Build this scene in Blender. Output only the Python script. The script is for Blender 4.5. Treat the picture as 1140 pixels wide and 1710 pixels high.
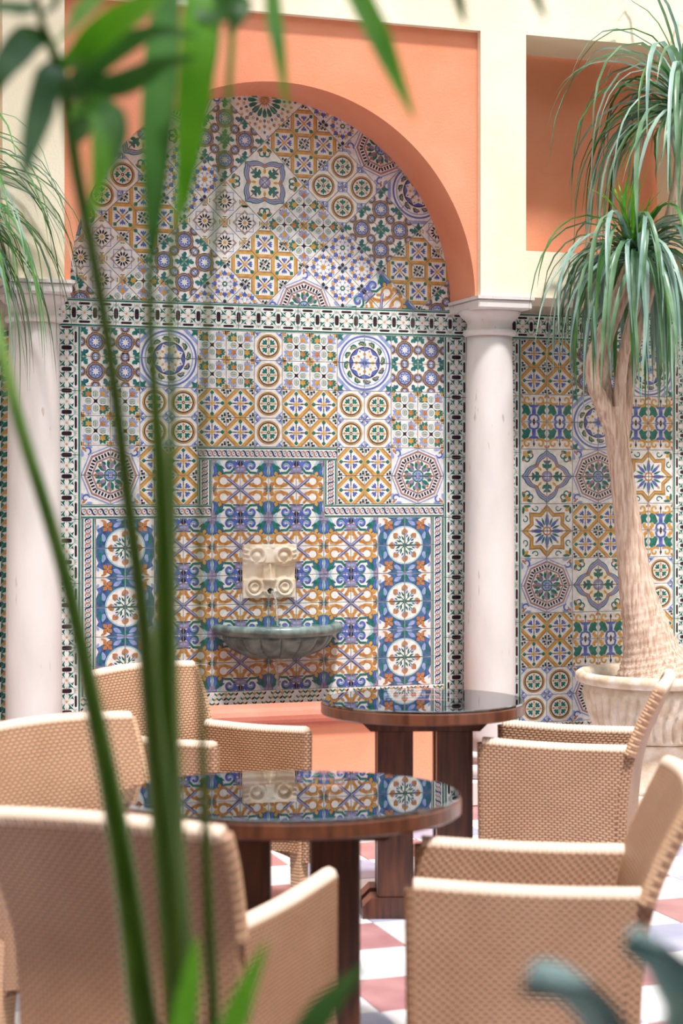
import bpy, bmesh, math, random
from mathutils import Vector, Matrix
random.seed(7)
PI = math.pi
for o in list(bpy.data.objects): bpy.data.objects.remove(o)
C = bpy.context.scene.collection
scn = bpy.context.scene

# ------------------------------------------------------------------ camera, light, exposure
EYE = 1.53
FPX = 3000.0
cam_d = bpy.data.cameras.new('camera')
cam_d.sensor_fit = 'VERTICAL'; cam_d.sensor_height = 36.0; cam_d.sensor_width = 24.0
cam_d.lens = FPX / 1710 * 36
cam_d.shift_y = -35 / 1710
cam_d.dof.use_dof = True; cam_d.dof.focus_distance = 8.5; cam_d.dof.aperture_fstop = 2.7
cam = bpy.data.objects.new('camera', cam_d); C.objects.link(cam)
cam.location = (0, 0, EYE); cam.rotation_euler = (PI / 2, 0, 0)
scn.camera = cam

wd = bpy.data.worlds.new('world'); scn.world = wd; wd.use_nodes = True
bg = wd.node_tree.nodes['Background']
bg.inputs[0].default_value = (0.84, 0.93, 1.0, 1); bg.inputs[1].default_value = 1.9

sd = bpy.data.lights.new('sun', 'SUN'); sd.energy = 4.4; sd.angle = math.radians(6); sd.color = (1.0, 0.95, 0.90)
sun = bpy.data.objects.new('sun', sd); C.objects.link(sun)
sun.rotation_euler = Vector((-0.16, 0.40, -0.90)).to_track_quat('-Z', 'Y').to_euler()
sun.location = (0, 3, 8)

vs = scn.view_settings
vs.view_transform = 'Standard'; vs.look = 'None'; vs.gamma = 1; vs.use_curve_mapping = False
vs.exposure = 0.40

# ------------------------------------------------------------------ materials
def newmat(name):
    m = bpy.data.materials.new(name); m.use_nodes = True
    nt = m.node_tree
    return m, nt, nt.nodes['Principled BSDF']

def setin(b, k, v):
    if k in b.inputs: b.inputs[k].default_value = v

def rgb(h):
    h = h.lstrip('#'); v = [int(h[i:i+2], 16) / 255 for i in (0, 2, 4)]
    return tuple((x / 12.92 if x <= .04045 else ((x + .055) / 1.055) ** 2.4) for x in v) + (1,)

def mix(nt, fac, a, b):
    n = nt.nodes.new('ShaderNodeMix'); n.data_type = 'RGBA'
    if hasattr(fac, 'links'): nt.links.new(fac, n.inputs[0])
    else: n.inputs[0].default_value = fac
    for s, v in ((6, a), (7, b)):
        if hasattr(v, 'links'): nt.links.new(v, n.inputs[s])
        else: n.inputs[s].default_value = v
    return n.outputs[2]

def noise(nt, scale, detail=3, coord='Object', vec=None, stretch=None):
    tc = nt.nodes.new('ShaderNodeTexCoord'); src = tc.outputs[coord]
    if stretch:
        mp = nt.nodes.new('ShaderNodeMapping'); mp.inputs['Scale'].default_value = stretch
        nt.links.new(src, mp.inputs[0]); src = mp.outputs[0]
    n = nt.nodes.new('ShaderNodeTexNoise'); n.inputs['Scale'].default_value = scale; n.inputs['Detail'].default_value = detail
    nt.links.new(src, n.inputs['Vector'])
    return n.outputs['Fac']

def ramp(nt, fac, stops):
    r = nt.nodes.new('ShaderNodeValToRGB'); nt.links.new(fac, r.inputs[0])
    e = r.color_ramp.elements
    while len(e) < len(stops): e.new(0.5)
    for i, (p, c) in enumerate(stops): e[i].position = p; e[i].color = c
    return r.outputs[0]

def bump(nt, b, h, strength=0.3, dist=0.01):
    n = nt.nodes.new('ShaderNodeBump'); n.inputs['Strength'].default_value = strength; n.inputs['Distance'].default_value = dist
    nt.links.new(h, n.inputs['Height']); nt.links.new(n.outputs[0], b.inputs['Normal'])

def math_n(nt, op, a, b=None):
    n = nt.nodes.new('ShaderNodeMath'); n.operation = op
    for i, v in enumerate((a, b)):
        if v is None: continue
        if hasattr(v, 'links'): nt.links.new(v, n.inputs[i])
        else: n.inputs[i].default_value = v
    return n.outputs[0]

MATS = {}
def mottled(name, c1, c2, scale=6, rough=0.6, bscale=None, bstr=0.2, bdist=0.01, stretch=None, spec=0.5, coord='Object', lo=.35, hi=.65):
    m, nt, b = newmat(name)
    f = noise(nt, scale, 4, coord, stretch=stretch)
    col = ramp(nt, f, [(lo, rgb(c1)), (hi, rgb(c2))])
    nt.links.new(col, b.inputs['Base Color'])
    setin(b, 'Roughness', rough); setin(b, 'Specular IOR Level', spec)
    if bscale: bump(nt, b, noise(nt, bscale, 4, coord, stretch=stretch), bstr, bdist)
    MATS[name] = m
    return m

# glazes
GLZ = {'W': ('#e0dfde', '#c9c8c8'), 'B': ('#3d5099', '#5a6cb0'), 'L': ('#94a2cc', '#7a8abc'), 'G': ('#125a52', '#257468'),
       'K': ('#33242e', '#201a26'), 'O': ('#b38238', '#c59a56'), 'P': ('#776480', '#9482a0'), 'R': ('#a2663a', '#b67e52'),
       'T': ('#86664a', '#a08062'), 'D': ('#2c4a70', '#486a90'), 'C': ('#e4ddcc', '#d4c8b2'), 'S': ('#a3c2ca', '#88aeb8')}
GKEYS = list(GLZ)
for k, (a, bb) in GLZ.items():
    m = mottled('glaze_' + k, a, bb, 45, 0.22, 120, 0.08, 0.002)
GMATS = [MATS['glaze_' + k] for k in GKEYS]
GI = {k: i for i, k in enumerate(GKEYS)}

mottled('cream_plaster', '#e9dfcc', '#e3d7bf', 3, 0.85, 90, 0.25, 0.006)
mottled('orange_plaster', '#d88765', '#de9476', 2.5, 0.85, 90, 0.3, 0.006)
mottled('salmon_plaster', '#c26e5a', '#ca7d6a', 5, 0.7, 60, 0.3, 0.006)
mottled('mortar', '#cfc6bc', '#b8aea5', 20, 0.9)
mottled('limestone', '#dcd0c2', '#c0aa92', 14, 0.8, 60, 0.4, 0.006)
mottled('mask_stone', '#ece4d6', '#cdb698', 9, 0.8, 60, 0.3, 0.004)
mottled('bowl_stone', '#7d918d', '#4c5b5a', 16, 0.3, 40, 0.4, 0.006)
mottled('bark', '#d6bfb0', '#a88a78', 60, 0.95, 60, 0.8, 0.008, stretch=(1.3, 1.3, .13))
mottled('wood', '#5e3524', '#3a2018', 8, 0.35, 20, 0.15, 0.003, stretch=(6, 6, .5))
mottled('wood_top', '#6b3f2c', '#4a2a1e', 6, 0.3, 20, 0.1, 0.003, stretch=(6, .6, 1))
mottled('leaf_dark', '#34682c', '#528440', 9, 0.4)
mottled('leaf_bright', '#56a616', '#7cc832', 9, 0.4)
mottled('leaf_grey', '#6e9288', '#8fb0a6', 9, 0.35)
mottled('leaf_strap', '#4d7550', '#7d9f80', 7, 0.32)
mottled('leaf_strap_pale', '#8fb0a4', '#a9c4bb', 7, 0.3)
mottled('leaf_dry', '#cbb38c', '#b5986d', 7, 0.6)
mottled('leaf_blue', '#a4d2d6', '#c0e4e6', 5, 0.5)
mottled('stem_green', '#4c7a1c', '#688f2c', 14, 0.45, stretch=(4, 4, .5))
mottled('soil', '#4a3a2e', '#2e241d', 30, 0.95)
mottled('terracotta', '#b06a4a', '#c07e5c', 8, 0.8)
mottled('foot_cap', '#4a433c', '#5a524a', 8, 0.6)
mottled('marble_white', '#e0e0e2', '#c8c8d0', 3, 0.35, lo=.3, hi=.75)
mottled('marble_red', '#b08486', '#9a6c70', 5, 0.35)
mottled('marble_blue', '#8f93ad', '#a5a8bd', 5, 0.35)

# translucent leaves: let some light through
for k in ('leaf_dark', 'leaf_bright', 'leaf_strap', 'leaf_grey', 'leaf_strap_pale', 'leaf_blue'):
    nt = MATS[k].node_tree; b = nt.nodes['Principled BSDF']
    tr = nt.nodes.new('ShaderNodeBsdfTranslucent'); mx = nt.nodes.new('ShaderNodeMixShader'); mx.inputs[0].default_value = .3
    col = b.inputs['Base Color'].links[0].from_socket
    nt.links.new(col, tr.inputs[0]); nt.links.new(b.outputs[0], mx.inputs[1]); nt.links.new(tr.outputs[0], mx.inputs[2])
    nt.links.new(mx.outputs[0], nt.nodes['Material Output'].inputs[0])

def travertine():
    m, nt, b = newmat('travertine')
    f = noise(nt, 5, 5, stretch=(1, 1, .35))
    col = ramp(nt, f, [(.3, rgb('#c4bebe')), (.6, rgb('#d4cece'))])
    p = noise(nt, 26, 6, stretch=(1, 1, .22))
    pit = ramp(nt, p, [(.27, (1, 1, 1, 1)), (.335, (0, 0, 0, 1))])
    c2 = mix(nt, pit, col, rgb('#a08a7a'))
    nt.links.new(c2, b.inputs['Base Color']); setin(b, 'Roughness', .6)
    bump(nt, b, p, .2, .004)
    MATS['travertine'] = m
travertine()

def wicker(name, ru, rv, dark, mid, light):
    # UV in metres: short strands laid brick-wise
    m, nt, b = newmat(name)
    uv = nt.nodes.new('ShaderNodeUVMap'); sp = nt.nodes.new('ShaderNodeSeparateXYZ'); nt.links.new(uv.outputs[0], sp.inputs[0])
    v = math_n(nt, 'DIVIDE', sp.outputs[1], rv)
    row = math_n(nt, 'FLOOR', v); fv = math_n(nt, 'SUBTRACT', v, row)
    par = math_n(nt, 'MULTIPLY', math_n(nt, 'PINGPONG', row, 1.0), .5)
    u = math_n(nt, 'ADD', math_n(nt, 'DIVIDE', sp.outputs[0], ru), par)
    fu = math_n(nt, 'FRACT', u)
    hv = math_n(nt, 'SINE', math_n(nt, 'MULTIPLY', fv, PI))
    hu = math_n(nt, 'SINE', math_n(nt, 'MULTIPLY', fu, PI))
    hu = math_n(nt, 'POWER', hu, .7)
    h = math_n(nt, 'MULTIPLY', math_n(nt, 'POWER', hv, .6), hu)
    nz = noise(nt, 9, 3)
    lt = mix(nt, nz, rgb(light), rgb(mid))
    r = ramp(nt, h, [(.12, (0, 0, 0, 1)), (.55, (1, 1, 1, 1))])
    col = mix(nt, r, rgb(dark), lt)
    nt.links.new(col, b.inputs['Base Color']); setin(b, 'Roughness', .5)
    bump(nt, b, h, .7, .004)
    MATS[name] = m
wicker('wicker', .021, .0098, '#452a1a', '#9f7456', '#ba9274')
wicker('wicker_wrap', .5, .012, '#95705a', '#b8906f', '#cfab8c')
wicker('wicker_rim_sunlit', .5, .012, '#cdb29c', '#dcc2ae', '#ecd9ca')  # lighter than the wrap: sun on the rim tops put into the colour

def glass_mat():
    m, nt, b = newmat('table_glass'); nt.nodes.remove(b)
    fr = nt.nodes.new('ShaderNodeFresnel'); fr.inputs[0].default_value = 2.7
    tr = nt.nodes.new('ShaderNodeBsdfTransparent'); tr.inputs[0].default_value = (.94, .97, .96, 1)
    gl = nt.nodes.new('ShaderNodeBsdfGlossy'); gl.inputs['Roughness'].default_value = .015; gl.inputs[0].default_value = (.96, .97, 1, 1)
    mx = nt.nodes.new('ShaderNodeMixShader'); nt.links.new(fr.outputs[0], mx.inputs[0]); nt.links.new(tr.outputs[0], mx.inputs[1]); nt.links.new(gl.outputs[0], mx.inputs[2])
    nt.links.new(mx.outputs[0], nt.nodes['Material Output'].inputs[0])
    MATS['table_glass'] = m
    m, nt, b = newmat('water')
    setin(b, 'Base Color', (.95, .98, 1, 1)); setin(b, 'Roughness', .03); setin(b, 'IOR', 1.33); setin(b, 'Transmission Weight', .85)
    MATS['water'] = m
glass_mat()

# floor seen beyond the single tiles
def floor_mat(t):
    m, nt, b = newmat('checker_floor')
    tc = nt.nodes.new('ShaderNodeTexCoord'); sp = nt.nodes.new('ShaderNodeSeparateXYZ'); nt.links.new(tc.outputs['Object'], sp.inputs[0])
    i = math_n(nt, 'FLOOR', math_n(nt, 'DIVIDE', sp.outputs[0], t)); j = math_n(nt, 'FLOOR', math_n(nt, 'DIVIDE', sp.outputs[1], t))
    par = math_n(nt, 'PINGPONG', math_n(nt, 'ADD', i, j), 1.0); pj = math_n(nt, 'PINGPONG', j, 1.0)
    colr = mix(nt, pj, rgb('#b86864'), rgb('#9a9db4'))
    col = mix(nt, par, rgb('#e2dddb'), colr)
    nt.links.new(col, b.inputs['Base Color']); setin(b, 'Roughness', .35)
    MATS['checker_floor'] = m
FT = .345
floor_mat(FT)

# ------------------------------------------------------------------ helpers
def mesh_obj(name, bm, mats, parent=None, smooth=False, loc=None, rot=None):
    me = bpy.data.meshes.new(name)
    bm.normal_update(); bm.to_mesh(me); bm.free()
    if not isinstance(mats, (list, tuple)): mats = [mats]
    for m in mats: me.materials.append(MATS[m] if isinstance(m, str) else m)
    if smooth:
        for p in me.polygons: p.use_smooth = True
    o = bpy.data.objects.new(name, me); C.objects.link(o)
    if parent: o.parent = parent
    if loc is not None: o.location = loc
    if rot is not None: o.rotation_euler = rot
    return o

def empty(name, loc=(0, 0, 0), rz=0):
    o = bpy.data.objects.new(name, None); C.objects.link(o); o.location = loc; o.rotation_euler = (0, 0, rz); o.empty_display_size = .1
    return o

def tag(o, label, cat, group=None, kind=None):
    o['label'] = label; o['category'] = cat
    if group: o['group'] = group
    if kind: o['kind'] = kind
    return o

def struct(o, label=None):
    o['kind'] = 'structure'
    if label: o['label'] = label
    return o

def box(bm, x0, x1, y0, y1, z0, z1):
    v = [bm.verts.new(p) for p in ((x0, y0, z0), (x1, y0, z0), (x1, y1, z0), (x0, y1, z0), (x0, y0, z1), (x1, y0, z1), (x1, y1, z1), (x0, y1, z1))]
    for f in ((0, 3, 2, 1), (4, 5, 6, 7), (0, 1, 5, 4), (1, 2, 6, 5), (2, 3, 7, 6), (3, 0, 4, 7)): bm.faces.new([v[i] for i in f])
    return v

def bevel(bm, w, seg=2):
    bmesh.ops.bevel(bm, geom=bm.edges[:] , offset=w, segments=seg, affect='EDGES', profile=.5)

def lathe(bm, prof, n=48, mod=None, a0=0, a1=2 * PI, cap=True):
    """prof: list of (r, z); mod(r,z,angle,i)->r"""
    full = abs(a1 - a0 - 2 * PI) < 1e-6
    cnt = n if full else n + 1
    rings = []
    for i, (r, z) in enumerate(prof):
        ring = []
        for k in range(cnt):
            a = a0 + (a1 - a0) * k / n
            rr = mod(r, z, a, i) if mod else r
            ring.append(bm.verts.new((rr * math.cos(a), rr * math.sin(a), z)))
        rings.append(ring)
    for i in range(len(rings) - 1):
        for k in range(n if full else n):
            k2 = (k + 1) % cnt
            bm.faces.new((rings[i][k], rings[i][k2], rings[i + 1][k2], rings[i + 1][k]))
    if cap and full:
        bm.faces.new(rings[0][::-1]); bm.faces.new(rings[-1])
    return rings

def tube(bm, pts, rad, n=8, uvl=None, up=Vector((0, 0, 1)), cap=True, sx=1.0):
    pts = [Vector(p) for p in pts]
    if not hasattr(rad, '__len__'): rad = [rad] * len(pts)
    rings = []; L = 0; ls = []
    prev = None
    for i, p in enumerate(pts):
        t = (pts[min(i + 1, len(pts) - 1)] - pts[max(i - 1, 0)]).normalized()
        if prev is None:
            ref = up if abs(t.dot(up)) < .95 else Vector((1, 0, 0))
            a = t.cross(ref).normalized()
        else:
            a = (prev - t * prev.dot(t)).normalized()
        prev = a
        b = t.cross(a)
        rings.append([bm.verts.new(p + (a * math.cos(2 * PI * k / n) * sx + b * math.sin(2 * PI * k / n)) * rad[i]) for k in range(n)])
        if i: L += (p - pts[i - 1]).length
        ls.append(L)
    for i in range(len(rings) - 1):
        for k in range(n):
            f = bm.faces.new((rings[i][k], rings[i][(k + 1) % n], rings[i + 1][(k + 1) % n], rings[i + 1][k]))
            if uvl:
                c = 2 * PI * rad[i] / n
                for lp, uv in zip(f.loops, ((k * c, ls[i]), ((k + 1) * c, ls[i]), ((k + 1) * c, ls[i + 1]), (k * c, ls[i + 1]))): lp[uvl].uv = uv
    if cap:
        bm.faces.new(rings[0][::-1]); bm.faces.new(rings[-1])

def spline(pts, n=8):
    """Catmull-Rom through pts (tuples of any length)"""
    P_ = [tuple(pts[0])] + [tuple(p) for p in pts] + [tuple(pts[-1])]
    out = []
    for i in range(1, len(P_) - 2):
        for k in range(n):
            t = k / n
            out.append(tuple(.5 * ((2 * b) + (-a + c) * t + (2 * a - 5 * b + 4 * c - d) * t * t + (-a + 3 * b - 3 * c + d) * t ** 3)
                             for a, b, c, d in zip(P_[i - 1], P_[i], P_[i + 1], P_[i + 2])))
    out.append(tuple(pts[-1]))
    return out

def at(x, y, Y):
    return Vector(((x - 570) / FPX * Y, Y, EYE - (y - 820) / FPX * Y))

# wall frame: local x along the wall, local -y towards the courtyard
TH = math.radians(18.5); Y0 = 8.88
WALL = Matrix.Translation((0, Y0, 0)) @ Matrix.Rotation(TH, 4, 'Z')
def wobj(name, bm, mats, smooth=False):
    o = mesh_obj(name, bm, mats, None, smooth); o.matrix_world = WALL; return o
def wpt(s, d, z): return WALL @ Vector((s, -d, z))

# ------------------------------------------------------------------ relief tiles: every glaze field is its own small raised face
def comp(A, B):
    return (A[0]*B[0]+A[1]*B[3], A[0]*B[1]+A[1]*B[4], A[0]*B[2]+A[1]*B[5]+A[2],
            A[3]*B[0]+A[4]*B[3], A[3]*B[1]+A[4]*B[4], A[3]*B[2]+A[4]*B[5]+A[5])
ID = (1, 0, 0, 0, 1, 0)
def ROT(d): c, s = math.cos(math.radians(d)), math.sin(math.radians(d)); return (c, -s, 0, s, c, 0)
MXm = (-1, 0, 0, 0, 1, 0); MYm = (1, 0, 0, 0, -1, 0)
def SC(k, tx=0, ty=0): return (k, 0, tx, 0, k, ty)
I1 = [ID]
def RN(n): return [ROT(360 * i / n) for i in range(n)]
R4 = RN(4); D4 = R4 + [comp(r, MXm) for r in R4]; D2 = [ID, MXm, MYm, comp(MXm, MYm)]; MX2 = [ID, MXm]; MY2 = [ID, MYm]
T4 = [SC(.5, x, y) for x in (-.5, .5) for y in (-.5, .5)]

class Cv:
    def __init__(s): s.p = []; s.T = I1
    def use(s, *lists):
        T = [ID]
        for l in lists: T = [comp(a, b) for a in T for b in l]
        s.T = T; return s
    def cvx(s, pts, col, lv):
        for t in s.T:
            q = [(t[0]*x+t[1]*y+t[2], t[3]*x+t[4]*y+t[5]) for x, y in pts]
            a = sum(q[i][0]*q[(i+1) % len(q)][1]-q[(i+1) % len(q)][0]*q[i][1] for i in range(len(q)))
            if abs(a) < 1e-7: continue
            if a < 0: q.reverse()
            s.p.append((q, col, lv))
    def fan(s, c, pts, col, lv):
        for i in range(len(pts)): s.cvx([c, pts[i], pts[(i+1) % len(pts)]], col, lv)
    def disc(s, x, y, r, col, lv, n=12, ry=None):
        ry = ry or r
        s.cvx([(x+r*math.cos(2*PI*i/n), y+ry*math.sin(2*PI*i/n)) for i in range(n)], col, lv)
    def ring(s, x, y, r0, r1, col, lv, n=20, a0=0, a1=360, k=1.0):
        for i in range(n):
            a = math.radians(a0+(a1-a0)*i/n); b = math.radians(a0+(a1-a0)*(i+1)/n)
            s.cvx([(x+r0*math.cos(a), y+k*r0*math.sin(a)), (x+r1*math.cos(a), y+k*r1*math.sin(a)), (x+r1*math.cos(b), y+k*r1*math.sin(b)), (x+r0*math.cos(b), y+k*r0*math.sin(b))], col, lv)
    def star(s, x, y, r0, r1, n, col, lv, ph=0):
        s.fan((x, y), [(x+(r1 if i % 2 == 0 else r0)*math.cos(PI*i/n+math.radians(ph)), y+(r1 if i % 2 == 0 else r0)*math.sin(PI*i/n+math.radians(ph))) for i in range(2*n)], col, lv)
    def poly(s, x, y, r, n, col, lv, ph=0):
        s.cvx([(x+r*math.cos(2*PI*i/n+math.radians(ph)), y+r*math.sin(2*PI*i/n+math.radians(ph))) for i in range(n)], col, lv)
    def pring(s, x, y, r0, r1, n, col, lv, ph=0):
        for i in range(n):
            a = 2*PI*i/n+math.radians(ph); b = 2*PI*(i+1)/n+math.radians(ph)
            s.cvx([(x+r0*math.cos(a), y+r0*math.sin(a)), (x+r1*math.cos(a), y+r1*math.sin(a)), (x+r1*math.cos(b), y+r1*math.sin(b)), (x+r0*math.cos(b), y+r0*math.sin(b))], col, lv)
    def leaf(s, x, y, deg, L, w, col, lv, n=5):
        a = math.radians(deg); c, si = math.cos(a), math.sin(a)
        up = [(L*i/n, w*math.sin(PI*(i/n)**.8)) for i in range(n+1)]
        pts = up + [(px, -py) for px, py in up[-2:0:-1]]
        s.cvx([(x+px*c-py*si, y+px*si+py*c) for px, py in pts], col, lv)
    def stroke(s, pts, w, col, lv, w2=None):
        n = len(pts)-1
        for i in range(n):
            (x0, y0), (x1, y1) = pts[i], pts[i+1]
            dx, dy = x1-x0, y1-y0; l = math.hypot(dx, dy) or 1
            wa = w if w2 is None else w+(w2-w)*i/n; wb = w if w2 is None else w+(w2-w)*(i+1)/n
            nx, ny = -dy/l, dx/l; ex, ey = dx/l*w*.18, dy/l*w*.18
            s.cvx([(x0-ex+nx*wa/2, y0-ey+ny*wa/2), (x1+ex+nx*wb/2, y1+ey+ny*wb/2), (x1+ex-nx*wb/2, y1+ey-ny*wb/2), (x0-ex-nx*wa/2, y0-ey-ny*wa/2)], col, lv)
    def box(s, x0, y0, x1, y1, col, lv): s.cvx([(x0, y0), (x1, y0), (x1, y1), (x0, y1)], col, lv)
    def spiral(s, x, y, r, turns, w, col, lv, a0=0, d=1, n=12):
        s.stroke([(x+r*(1-.75*i/n)*math.cos(math.radians(a0)+d*2*PI*turns*i/n), y+r*(1-.75*i/n)*math.sin(math.radians(a0)+d*2*PI*turns*i/n)) for i in range(n+1)], w, col, lv, w*.6)

def m_ochre():
    c = Cv(); c.use(T4, R4)
    c.cvx([(0, 1.0), (1.0, 0), (1.32, 0), (0, 1.32)], 'O', 1)
    c.cvx([(1, .28), (1, .40), (.40, 1), (.28, 1)], 'T', 2)
    c.box(.78, .84, .93, .99, 'K', 2); c.box(.82, .66, .97, .80, 'K', 2); c.box(.66, .84, .8, .98, 'G', 2)
    c.cvx([(0, .92), (.16, .76), (0, .56), (-.16, .76)], 'G', 2)
    c.stroke([(0, .55), (0, .2)], .07, 'K', 1)
    c.leaf(.12, .12, 45, .42, .09, 'B', 2); c.leaf(.3, .16, 30, .24, .07, 'B', 2); c.leaf(.16, .3, 60, .24, .07, 'B', 2)
    c.leaf(0, 0, 0, .34, .06, 'O', 3)
    c.use(T4); c.disc(0, 0, .09, 'O', 4, 8)
    return c
def m_circ():
    c = Cv(); c.use(T4)
    c.disc(0, 0, .9, 'C', 1, 28); c.ring(0, 0, .70, .86, 'T', 2, 28); c.ring(0, 0, .66, .72, 'K', 3, 28)
    c.ring(0, 0, .78, .82, 'O', 3, 28); c.disc(0, 0, .64, 'W', 2, 24)
    c.use(T4, R4)
    c.leaf(.1, .1, 45, .48, .10, 'G', 4); c.leaf(.24, .16, 12, .26, .09, 'G', 4); c.leaf(.16, .24, 78, .26, .09, 'G', 4)
    c.stroke([(.12, 0), (.5, 0)], .06, 'O', 3); c.leaf(.42, 0, 0, .22, .07, 'O', 4); c.stroke([(.47, -.1), (.47, .1)], .05, 'O', 4)
    c.cvx([(1, .52), (1, 1), (.52, 1)], 'L', 2); c.cvx([(1, .66), (1, 1), (.66, 1)], 'W', 3); c.leaf(1, 1, 225, .36, .06, 'B', 4); c.leaf(.98, .74, 135, .14, .05, 'B', 4)
    c.use(T4); c.disc(0, 0, .11, 'K', 5, 10); c.disc(0, 0, .05, 'W', 6, 8)
    return c
def m_flower():
    c = Cv()
    for ix in range(4):
        for iy in range(4):
            x, y = -.75+.5*ix, -.75+.5*iy; k = (ix+iy) % 2
            inner = (ix in (1, 2)) == (iy in (1, 2))
            c.use([SC(.25, x, y)])
            c.star(0, 0, .62, .98, 8, 'G' if k else 'L', 2, 22.5); c.star(0, 0, .30, .50, 6, 'R' if inner else 'O', 3, 30)
    c.use(T4, R4)
    c.ring(0, .5, .20, .30, 'W', 4, 12, k=1.3); c.disc(0, .5, .16, 'S', 3, 8, .24); c.leaf(0, .3, 90, .4, .05, 'O', 5); c.leaf(.5, .84, 90, .16, .08, 'T', 3)
    c.leaf(0, 0, 45, .36, .09, 'K', 3); c.leaf(1, 1, 225, .36, .10, 'O', 3); c.stroke([(1, .78), (1, 1.0)], .1, 'K', 3); c.stroke([(.7, 1), (1, 1)], .07, 'O', 3)
    return c
def m_purple():
    c = Cv(); c.use(T4, R4)
    c.star(.84, .84, .13, .34, 4, 'G', 1, 45); c.leaf(.5, .56, 45, .34, .13, 'G', 2); c.leaf(.56, .8, -30, .3, .1, 'G', 2); c.leaf(.8, .52, 100, .3, .1, 'D', 2)
    c.use(T4)
    c.star(0, 0, .54, .68, 8, 'P', 2); c.ring(0, 0, .50, .60, 'T', 3, 20); c.disc(0, 0, .51, 'L', 4, 20); c.ring(0, 0, .45, .50, 'K', 5, 20); c.ring(0, 0, .62, .66, 'K', 3, 20)
    c.star(0, 0, .26, .45, 8, 'B', 6); c.star(0, 0, .15, .35, 8, 'W', 7)
    c.use(T4, R4)
    c.ring(.53, .12, .13, .2, 'P', 3, 10, 200, 20); c.ring(.12, .53, .12, .19, 'T', 3, 10, 80, 250)
    c.use(T4, R4)
    c.ring(1, 0, .21, .26, 'K', 4, 16); c.ring(1, 0, .22, .36, 'T', 2, 16); c.disc(1, 0, .22, 'L', 3, 12); c.disc(1, 0, .10, 'W', 5, 8, .06); c.ring(0, 1, .12, .17, 'P', 3, 10)
    c.leaf(.58, .0, 0, .2, .08, 'T', 3)
    return c
def m_bluecirc():
    c = Cv()
    c.use(R4); c.cvx([(1, .48), (1, .66), (.66, 1), (.48, 1)], 'L', 1); c.cvx([(1, .78), (1, 1), (.78, 1)], 'D', 1); c.leaf(1, 1, 225, .3, .07, 'G', 2)
    c.use(I1)
    c.disc(0, 0, .99, 'L', 2, 48); c.ring(0, 0, .93, .97, 'B', 3, 48); c.disc(0, 0, .91, 'W', 3, 48); c.ring(0, 0, .81, .85, 'L', 4, 48); c.ring(0, 0, .53, .57, 'K', 4, 40)
    c.disc(0, 0, .55, 'B', 4, 40)
    c.use(RN(12))
    c.leaf(.61, -.05, 55, .28, .075, 'G', 4); c.leaf(.76, .0, 125, .24, .07, 'D', 4); c.leaf(.68, .1, 90, .14, .05, 'G', 4); c.stroke([(.60, .0), (.70, .08), (.64, .2)], .025, 'O', 5)
    c.use(I1); c.star(0, 0, .40, .52, 8, 'W', 5, 22.5); c.star(0, 0, .13, .22, 8, 'L', 7)
    c.use(RN(8)); c.leaf(.24, 0, 0, .13, .045, 'O', 6); c.leaf(.36, .15, 22.5, .09, .03, 'T', 6); c.stroke([(.16, .1), (.42, .04)], .02, 'C', 6)
    c.use(I1); c.disc(0, 0, .08, 'B', 8, 10)
    return c
def m_octa():
    c = Cv()
    c.use(R4); c.spiral(.84, .8, .16, .8, .07, 'B', 1, 200); c.leaf(.95, .6, 80, .3, .07, 'L', 1); c.leaf(.6, .95, 10, .3, .07, 'L', 1); c.leaf(.97, .97, 225, .2, .05, 'R', 2)
    c.use(I1)
    c.poly(0, 0, 1.02, 8, 'L', 2, 0); c.poly(0, 0, .97, 8, 'W', 3, 0); c.pring(0, 0, .89, .92, 8, 'R', 4, 0); c.pring(0, 0, .845, .885, 8, 'P', 4, 0)
    c.pring(0, 0, .61, .65, 8, 'P', 4, 0); c.pring(0, 0, .585, .605, 8, 'R', 4, 0)
    c.use(RN(8))
    for k in range(5):
        t = (k+.5)/5; x = .745*(1-t)+.745*math.cos(PI/4)*t; y = .745*math.sin(PI/4)*t
        c.use(RN(8)); a = math.radians(22.5); c.stroke([(x-.055*math.cos(a), y-.055*math.sin(a)), (x+.055*math.cos(a), y+.055*math.sin(a))], .062, 'K', 5)
    c.use(RN(8)); c.leaf(.2, 0, 14, .34, .075, 'G', 4); c.leaf(.2, 0, -16, .32, .07, 'P', 4); c.leaf(.34, .14, 50, .2, .06, 'G', 4); c.leaf(.44, 0, 0, .12, .05, 'R', 5)
    c.use(I1); c.pring(0, 0, .17, .22, 8, 'G', 5, 22); c.poly(0, 0, .17, 8, 'L', 5, 22); c.star(0, 0, .06, .14, 6, 'B', 6); c.disc(0, 0, .04, 'W', 7, 8)
    return c
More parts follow.
